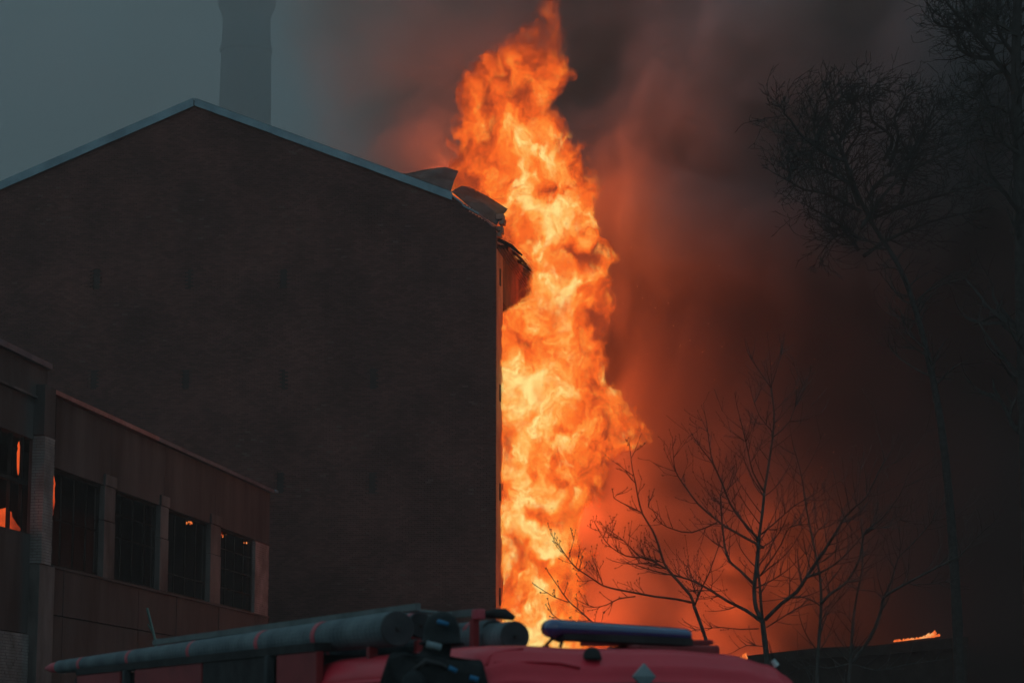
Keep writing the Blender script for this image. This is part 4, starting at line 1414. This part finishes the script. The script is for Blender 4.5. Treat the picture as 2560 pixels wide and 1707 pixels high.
k = MB()
k.box(T3(CW / 2, 5.9, 1.35), (CW / 2 - .08, 3.1, 1.35 - .45), AXT)
k.build('body', M['black_plastic'], truck)
zt_ = side_t(430, 1664)[1]
for (xa, xb, mt) in ((345, 512, 'dark_red'), (200, 308, 'dark_red'), (700, 800, 'dark_red'), (515, 672, 'black_plastic')):  # the black panel paints the dark open bay between the posts
    s0_, s1_ = side_t(xb, 1680)[0], side_t(xa, 1680)[0]
    k = MB()
    k.box(T3(.0, (s0_ + s1_) / 2, (zt_ + .9) / 2), (.03, abs(s1_ - s0_) / 2, (zt_ - .9) / 2), AXT)
    k.build('locker_panel', M[mt], truck, bevel=.01)
for px in (325, 683):
    s0_ = side_t(px, 1690)[0]
    k = MB()
    k.box(T3(-.03, s0_, (zt_ + .7) / 2), (.035, .03, (zt_ - .7) / 2), AXT)
    k.build('post', M['hose_end'], truck, bevel=.01)
k = MB()
k.box(T3(.02, (side_t(200, 1680)[0] + side_t(800, 1680)[0]) / 2, zt_ + .03), (.06, abs(side_t(200, 1680)[0] - side_t(800, 1680)[0]) / 2, .03), AXT)
k.build('body_rail', M['black_plastic'], truck)
for (s_, t_) in ((.75, .15), (.75, CW - .15), (5.8, .15), (5.8, CW - .15), (7.2, .15), (7.2, CW - .15)):
    k = MB()
    k.tube([T3(t_ - .14, s_, .5), T3(t_ + .14, s_, .5)], .5, 24)
    w_ = k.build('wheel', M['rubber'], truck, bevel=.04)
    k = MB()
    k.tube([T3(t_ - .15, s_, .5), T3(t_ + .15, s_, .5)], .24, 16)
    k.build('rim', M['ladder'], w_)


def hose(pa, ya, ra, pb, yb, rb_, label, bands, tip=False):
    a_, b_ = P(*pa, ya), P(*pb, yb)
    t = tag(empty('suction_hose', a_), label, 'hose', 'ribbed suction hoses stowed on the fire engine')
    L = (b_ - a_)
    n = int(L.length / .075)
    pts, rad = [], []
    for i in range(n * 4 + 1):
        u_ = i / (n * 4)
        pts.append(L * u_)
        base = ra + (rb_ - ra) * u_
        rad.append(base * (1.0 + .05 * math.cos(i * math.pi / 2)))
    k = MB()
    k.tube(pts, rad, 22, caps=True)
    k.build('ribbed_sleeve', M['hose'], t, smooth=False)
    d = L.normalized()
    k = MB()
    k.tube([d * .012, -d * .014, -d * .02], [ra * 1.03, ra * 1.03, ra * .97], 28)
    ec = k.build('end_cap', M['hose_end'], t)
    k = MB()
    k.tube([-d * .015, -d * .045], [ra * .16, ra * .13], 10)
    k.build('cap_bolt', M['rubber'], ec)
    for u_ in bands:
        k = MB()
        rr_ = (ra + (rb_ - ra) * u_) * 1.055
        k.tube([L * u_ - d * .035, L * u_ + d * .035], [rr_, rr_], 22)
        k.build('strap', M['band'], t)
    if tip:
        k = MB()
        k.tube([L, L + d * .25, L + d * .5], [rb_ * .9, rb_ * .8, rb_ * .3], 12)
        k.build('nozzle', M['band'], t, smooth=True)
    return t


hose((992, 1571), 16.5, .116, (150, 1666), 24.0, .060, 'longest ribbed grey hose in front with five red straps', [.155, .30, .50, .71, .90], True)
hose((1050, 1562), 17.3, .088, (300, 1652), 24.2, .075, 'ribbed hose just behind the long front hose, mostly hidden by it', [.012, .3, .6])
hose((1232, 1577), 16.9, .078, (600, 1640), 22.5, .07, 'ribbed hose with two red straps behind the helmeted person', [.035, .055, .4])
hose((1286, 1590), 16.5, .100, (700, 1640), 21.5, .08, 'ribbed hose ending in a black disc against the flames', [.3, .7])
# hose rack: clamps and cross bars
k = MB()
q = P(1260, 1536, 16.7) - K0
k.tube([P(1200, 1538, 16.8) - K0, P(1240, 1533, 16.75) - K0, P(1262, 1534, 16.7) - K0, P(1283, 1543, 16.65) - K0], [.02, .035, .04, .02], 8)
k.build('rack_clamp', M['black_plastic'], truck, smooth=True)
for (px, y0, y1, Y, w_) in ((1186, 1548, 1625, 16.75, .022), (930, 1616, 1650, 16.8, .03), (1046, 1600, 1640, 16.9, .02)):
    a_, b_ = P(px, y0, Y) - K0, P(px, y1, Y) - K0
    k = MB()
    k.box((a_ + b_) / 2, (w_, .03, (a_ - b_).length / 2), AXT)
    k.build('rack_upright', M['dark_red'], truck)
k = MB()
k.box(P(1196, 1535, 16.7) - K0, (.035, .04, .035), AXT)
k.build('rack_bracket', M['band'], truck, bevel=.008)
k = MB()
k.box(T3(CW * .42, 3.2, ROOF - .02), (CW * .40, .05, .04), AXT)
k.box(T3(CW * .42, 6.4, ROOF - .02), (CW * .40, .05, .04), AXT)
k.build('rack_crossbar', M['black_plastic'], truck)

# aluminium ladder lying on top
lad = tag(empty('ladder', P(700, 1560, 19.5)), 'grey ladder lying along the top of the stowed hoses', 'ladder')
lo = lad.location.copy()
ra0, ra1 = P(386, 1605, 22.3), P(1046, 1516, 16.9)
rb0, rb1 = ra0 + TR * .42 + Z * .0, P(1186, 1531, 16.85) + TR * .0
for (p0, p1) in ((ra0, ra1), (P(520, 1600, 22.2), P(1190, 1530, 16.85))):
    d = (p1 - p0).normalized()
    sd_ = d.cross(Z).normalized()
    k = MB()
    k.box((p0 + p1) / 2 - lo, ((p1 - p0).length / 2, .018, .024), (d, sd_, d.cross(sd_) * -1))
    k.build('rail', M['ladder'], lad)
for i in range(1, 16):
    t = i / 16
    k = MB()
    k.tube([ra0.lerp(ra1, t) - lo, P(520, 1600, 22.2).lerp(P(1190, 1530, 16.85), t) - lo], .015, 6)
    k.build('rung', M['ladder'], lad)

# ------------------------------------------------------------------ person in a helmet, very near the camera
M['suit'] = surf('dark_suit', (0.012, 0.013, 0.014), (0.03, 0.033, 0.035), 5.0, rough=0.9, spec=0.04, bump=0.2, bscale=20)
M['helmet'] = surf('dark_helmet', (0.012, 0.014, 0.016), (0.024, 0.029, 0.032), 3.0, rough=0.75, spec=0.12, bump=0.02)
M['blue_patch'] = surf('blue_patch', (0.012, 0.10, 0.22), (0.03, 0.17, 0.32), 6.0, rough=0.6, bump=0.05)
M['grey_patch'] = surf('grey_patch', (0.10, 0.14, 0.16), (0.2, 0.25, 0.27), 6.0, rough=0.6, bump=0.05)
M['skin'] = surf('skin', (0.32, 0.19, 0.14), (0.42, 0.26, 0.2), 8.0, rough=0.6, bump=0.05)
FOOT = .60
k = MB()
k.box(T3(-.17, .55, FOOT - .03), (.20, .75, .03), AXT)
k.build('running_board', M['black_plastic'], truck)
PY = 14.95
hc = P(1104, 1588, PY)
per = tag(empty('person', (hc.x - .05, PY, FOOT)), 'person in dark suit and helmet standing on the step at the cab corner', 'person')
po = Vector(per.location)
H = hc.z - FOOT
V_ = {'pelvis': (0, 0, .98, .15), 'waist': (0, 0, 1.12, .145), 'chest': (0, .01, 1.36, .20), 'neckb': (.0, .0, H - .17, .12), 'neck': (.02, .01, H - .11, .085), 'head': (.04, .02, H - .02, .085), 'crown': (.05, .01, H + .06, .075),
      'face': (.05, .09, H - .05, .05)}
E_ = [('pelvis', 'waist'), ('waist', 'chest'), ('chest', 'neckb'), ('neckb', 'neck'), ('neck', 'head'), ('head', 'crown'), ('head', 'face')]
for sg, nm in ((-1, 'l'), (1, 'r')):
    V_['sh' + nm] = (sg * .22 + (.02 if sg > 0 else 0), .0, H - (.20 if sg < 0 else .24), .125)
    V_['el' + nm] = (sg * .31, .06, 1.13, .075)
    V_['wr' + nm] = (sg * .25, .22, .98, .036)
    V_['pa' + nm] = (sg * .24, .28, .945, .034)
    E_ += [('chest', 'sh' + nm), ('sh' + nm, 'el' + nm), ('el' + nm, 'wr' + nm), ('wr' + nm, 'pa' + nm)]
    for q_, (fx, L_f) in enumerate(((-.03, .07), (-.01, .085), (.01, .08), (.03, .062))):
        V_[f'f{q_}a' + nm] = (sg * .24 + fx, .315, .93, .011)
        V_[f'f{q_}b' + nm] = (sg * .24 + fx * 1.1, .315 + L_f * .6, .90, .010)
        V_[f'f{q_}c' + nm] = (sg * .24 + fx * 1.1, .315 + L_f * .8, .865, .008)
        E_ += [('pa' + nm, f'f{q_}a' + nm), (f'f{q_}a' + nm, f'f{q_}b' + nm), (f'f{q_}b' + nm, f'f{q_}c' + nm)]
    V_['tha' + nm] = (sg * .24 - sg * .05, .27, .94, .013)
    V_['thb' + nm] = (sg * .24 - sg * .07, .31, .91, .010)
    E_ += [('pa' + nm, 'tha' + nm), ('tha' + nm, 'thb' + nm)]
    V_['hip' + nm] = (sg * .10, 0, .90, .115)
    V_['kn' + nm] = (sg * .13, .03, .50, .075)
    V_['an' + nm] = (sg * .15, -.02, .10, .055)
    V_['to' + nm] = (sg * .17, .14, .05, .05)
    E_ += [('pelvis', 'hip' + nm), ('hip' + nm, 'kn' + nm), ('kn' + nm, 'an' + nm), ('an' + nm, 'to' + nm)]
keys = list(V_)
me = bpy.data.meshes.new('body')
me.from_pydata([V_[q][:3] for q in keys], [(keys.index(a), keys.index(b)) for a, b in E_], [])
me.materials.append(M['suit'])
bo = bpy.data.objects.new('body', me)
link(bo, per)
sk = bo.modifiers.new('skin', 'SKIN')
for i, q in enumerate(keys):
    r_ = V_[q][3]
    me.skin_vertices[0].data[i].radius = (r_ * (1.18 if q in ('chest', 'waist', 'pelvis') else 1), r_)
me.skin_vertices[0].data[0].use_root = True
ss = bo.modifiers.new('smooth', 'SUBSURF')
ss.levels = ss.render_levels = 2
hm = MB()
prof = [(.158, -.055), (.165, -.048), (.132, -.030), (.128, .02), (.120, .065), (.098, .11), (.06, .138), (.02, .148)]
hm.lathe(prof, (0, 0), 28)
hm.v = [(v[0] * .88 + .05, v[1] * 1.08 + .02 + (v[2] * -.1), v[2] + H + .0) for v in hm.v]
hm.build('helmet', M['helmet'], per, smooth=True)
nb = MB()
for (px, py, w_, h_) in ((1105, 1552, .028, .013),):
    pass
nk = MB()
nk.tube([(-.13, .02, H - .16), (-.10, -.075, H - .155), (-.02, -.105, H - .15), (.06, -.075, H - .155), (.09, .02, H - .16)], [.025, .035, .038, .035, .025], 8)
nk.build('collar', M['suit'], per, smooth=True)


cyl = MB()
cyl.tube([(-.13, -.17, H - .78), (-.125, -.18, H - .72), (-.115, -.185, H - .40), (-.11, -.18, H - .26), (-.11, -.175, H - .22)], [.03, .075, .08, .07, .025], 14)
cyl.build('air_cylinder', M['helmet'], per, smooth=True)
cyl = MB()
cyl.tube([(-.11, -.17, H - .22), (-.04, -.19, H - .16), (.05, -.15, H - .18), (.13, -.05, H - .24)], [.018, .016, .016, .016], 8)
cyl.build('air_hose', M['rubber'], per, smooth=True)


def patch(name, mat, pts, r_):
    k = MB()
    k.tube([Vector(p) for p in pts], r_, 8)
    return k.build(name, mat, per, smooth=True)


bp = lambda px, py, dy=0: P(px, py, PY + dy) - po
patch('shoulder_flash', M['blue_patch'], [bp(1122, 1667, -.14), bp(1142, 1677, -.14)], .014)
patch('shoulder_flash', M['blue_patch'], [bp(1174, 1692, -.12), bp(1196, 1699, -.12)], .017)
patch('helmet_glint', M['blue_patch'], [bp(1094, 1552, -.15), bp(1120, 1560, -.12)], .013)  # blue highlight on the helmet, made as a coloured bar
patch('neck_patch', M['grey_patch'], [bp(1066, 1609, -.16), bp(1103, 1618, -.15)], .022)  # small pale grey bar at the neck


# ------------------------------------------------------------------ small flames
def flame_mat(name, stops, strength=1.0, scale=2.2):
    m = bpy.data.materials.new(name)
    nt, out = nodes(m)
    pos = nt.nodes.new('ShaderNodeNewGeometry').outputs['Position']
    n = noisen(nt, vmath(nt, 'MULTIPLY', pos, (1, 1, .6)), scale, 3.0, 0.6)
    e = nt.nodes.new('ShaderNodeEmission')
    nt.links.new(ramp(nt, n, stops), e.inputs[0])
    e.inputs[1].default_value = strength
    nt.links.new(e.outputs[0], out.inputs[0])
    return m


M['flame'] = flame_mat('small_flame', [(.3, (.55, .06, .012)), (.5, (1.0, .2, .04)), (.7, (1.0, .55, .2))], 1.0, 3.0)
M['ember_wood'] = flame_mat('ember_wood', [(.36, (.02, .006, .004)), (.46, (.35, .03, .01)), (.60, (1.0, .22, .04)), (.75, (1.0, .6, .25))], 1.0, 7.0)
M['room_fire'] = flame_mat('room_fire', [(.32, (.06, .008, .004)), (.45, (.40, .040, .010)), (.62, (.80, .095, .018))], 1.0, 1.3)
M['spark'] = flame_mat('spark', [(.3, (.9, .10, .03)), (.7, (1.0, .35, .12))], 0.55, 3.0)


def tongue(mb, p, w, h, r_, lean=0.0):
    """One small licking flame: a lumpy teardrop with a bent tip."""
    n, m = 7, 6
    vs, fs = [], []
    for i in range(m + 1):
        t = i / m
        rad = w * (math.sin(math.pi * min(1, t * .85 + .18)) ** .8) * (1 - t) ** .45 * r_.uniform(.8, 1.2)
        c_ = Vector(p) + Vector((lean * t * t * h + r_.gauss(0, .12) * w, r_.gauss(0, .1) * w, t * h))
        for k in range(n):
            a = 2 * math.pi * k / n
            vs.append(c_ + Vector((math.cos(a) * rad, math.sin(a) * rad, r_.gauss(0, .05) * h)))
    for i in range(m):
        for k in range(n):
            fs.append((i * n + k, i * n + (k + 1) % n, (i + 1) * n + (k + 1) % n, (i + 1) * n + k))
    fs.append(tuple(range(n))[::-1])
    fs.append(tuple(m * n + k for k in range(n)))
    mb.add(vs, fs)


r5 = random.Random(5)
# low shed whose roof line burns on the right
YS = 84
a0, a1 = P(1840, 1641, YS), P(2420, 1588, YS + 6)
shed = tag(empty('shed', (a0.x, YS, 0)), 'low black shed roof behind the trees with a burning edge', 'shed')
o_ = Vector((a0.x, YS, 0))
m_ = MB()
q = [a0, P(2050, 1618, YS + 1.5), P(2180, 1613, YS + 3), P(2420, 1590, YS + 6)]
qb = [p + Vector((0.5, 9, -0.3)) for p in q]
qf = [p + Vector((0, -0.05, -0.35)) for p in q]
vs = [p - o_ for p in q + qb] + [p - o_ for p in qf]
m_.add(vs, [(0, 1, 5, 4), (1, 2, 6, 5), (2, 3, 7, 6), (8, 9, 1, 0), (9, 10, 2, 1), (10, 11, 3, 2)])
m_.build('roof', M['char'], shed)
m_ = MB()
for i in range(3):
    p0, p1 = qf[i] - o_ + Vector((0, .4, 0)), qf[i + 1] - o_ + Vector((0, .4, 0))
    m_.add([(p0.x, p0.y, 0), (p1.x, p1.y, 0), (p1.x, p1.y, p1.z), (p0.x, p0.y, p0.z)], [(0, 1, 2, 3)])
m_.build('wall', M['char'], shed)
fl = MB()
for i in range(46):
    t = i / 45
    px = 2236 + 112 * t
    py = 1602 - 14 * t
    h = (.05 + .07 * r5.random()) * (1 + (1.3 if .70 < t < .88 else 0) * r5.random())
    tongue(fl, P(px, py + 2, YS + 3.6), h * .5, h * (.45 if r5.random() < .45 and t < .6 else 1), r5, .4)
tag(fl.build('flames', M['flame']), 'row of small flames running along the shed roof edge', 'flames')
fl = MB()
for i in range(9):
    tongue(fl, P(1856 + r5.uniform(-6, 6), 1652 + r5.uniform(-3, 5), 78 + r5.uniform(-.1, .1)), r5.uniform(.05, .12), r5.uniform(.12, .32), r5, .2)
tag(fl.build('flames', M['flame']), 'small bright fire at the left end of the shed roof', 'flames')

# fire inside the workshop windows
for (cx_, cy_, w_, h_, lab, off) in ((10, 1320, .34, 1.35, 'broad orange flame inside the leftmost workshop window', -1.2),):
    p = P(cx_, cy_, 66.5)
    fl = MB()
    for (ox, oz, rx, rz) in ((-.42, .05, .62, .62), (-.95, -.25, .6, .5), (-.05, -.5, .16, .5)):
        n_, m_ = 18, 12
        base_ = len(fl.v)
        for i in range(m_ + 1):
            for k in range(n_):
                a_, e_ = 2 * math.pi * k / n_, math.pi * i / m_
                d_ = Vector((math.cos(a_) * math.sin(e_), math.sin(a_) * math.sin(e_), -math.cos(e_)))
                f_ = 1 + .35 * mnoise.noise(d_ * 1.7 + Vector((ox * 3, 0, oz)))
                fl.v.append(tuple(p + Vector((ox + d_.x * rx * f_, .75 + d_.y * .4 * f_, oz + d_.z * rz * f_))))
        fl.f += [(base_ + i * n_ + k, base_ + i * n_ + (k + 1) % n_, base_ + (i + 1) * n_ + (k + 1) % n_, base_ + (i + 1) * n_ + k) for i in range(m_) for k in range(n_)]
    o = tag(fl.build('flames', M['room_fire']), lab, 'flames')
    lamp('flame_glow', p + Vector((-.5, -.25, .4)), 14, parent=o)
for (px0, py0, px1, py1, w_, lab) in ((46, 1187, 47, 1103, .05, 'narrow upright red flame glimpsed between the leftmost window bars'), (131, 1288, 135, 1187, .04, 'thin red flame along the edge of the brick pillar')):
    a_, b_ = P(px0, py0, 69.1), P(px1, py1, 69.1)
    fl = MB()
    n = 9
    pts = [a_.lerp(b_, i / n) + Vector((r5.gauss(0, .01), 0, 0)) for i in range(n + 1)]
    fl.tube(pts, [w_ * (0.55 + .45 * math.sin(math.pi * i / n)) * r5.uniform(.8, 1.15) * (.3 if i in (0, n) else 1) for i in range(n + 1)], 7)
    o = fl.build('flames', M['room_fire'])
    tag(o, lab, 'flames')
for (px, py, n, w_, h_, lab) in ((480, 1307, 7, 18, 3, 'curl of burning wood glowing in the third workshop window'), (555, 1337, 9, 10, 8, 'cluster of red embers glowing in the fourth workshop window'),
                                 (622, 1358, 11, 9, 16, 'brightest embers dropping inside the workshop window by the end pier')):
    d_ = ray(px, py)
    s_c = on_plane(px, py, Q0 - U * .35, U)
    fl = MB()
    for i in range(n):
        q = on_plane(px + r5.gauss(0, w_ * .6), py + r5.gauss(0, h_ * .6), Q0 - U * .35, U)
        e_ = q + V * r5.uniform(-.3, .3) + Z * r5.uniform(-.05, .05)
        fl.tube([q, q.lerp(e_, .5) + Z * r5.uniform(-.05, .05), e_], [.012, r5.uniform(.018, .032), .008], 5)
    tag(fl.build('embers', M['ember_wood']), lab, 'embers')

# sparks and ash carried by the draught
sp = MB()
for i in range(90):
    px, py = 1500 + abs(r5.gauss(0, 260)), r5.uniform(520, 1480)
    p = P(px, py, r5.uniform(92, 101))
    s_ = r5.uniform(.007, .017)
    sp.add([p + Vector(v) * s_ for v in ((1, 0, 0), (0, 1, 0), (-1, 0, 0), (0, -1, 0), (0, 0, 1.3), (0, 0, -1.3))], [(0, 1, 4), (1, 2, 4), (2, 3, 4), (3, 0, 4), (1, 0, 5), (2, 1, 5), (3, 2, 5), (0, 3, 5)])
tag(sp.build('sparks', M['spark']), kind='stuff', label='tiny red sparks drifting right of the fire')
sp = MB()
for i in range(260):
    px, py = r5.gauss(1390, 110), r5.uniform(250, 1560)
    p = P(px, py, r5.uniform(97, 99.6))
    s_ = r5.uniform(.008, .022)
    a = r5.random() * 6.28
    sp.add([p + Vector(v) * s_ for v in ((math.cos(a) * 1.6, 0, math.sin(a) * 1.6), (0, .5, 0), (-math.cos(a) * 1.4, 0, -math.sin(a)), (.5, -.4, .6))], [(0, 1, 2), (0, 2, 3), (0, 3, 1), (1, 3, 2)])
tag(sp.build('ash_flakes', M['char']), kind='stuff', label='black ash flakes floating in front of the flames')
lamp('ground_fire_glow', G1, 1900, radius=0.7, parent=fire)
lamp('ground_fire_glow', G2, 800, radius=0.7, parent=fire)
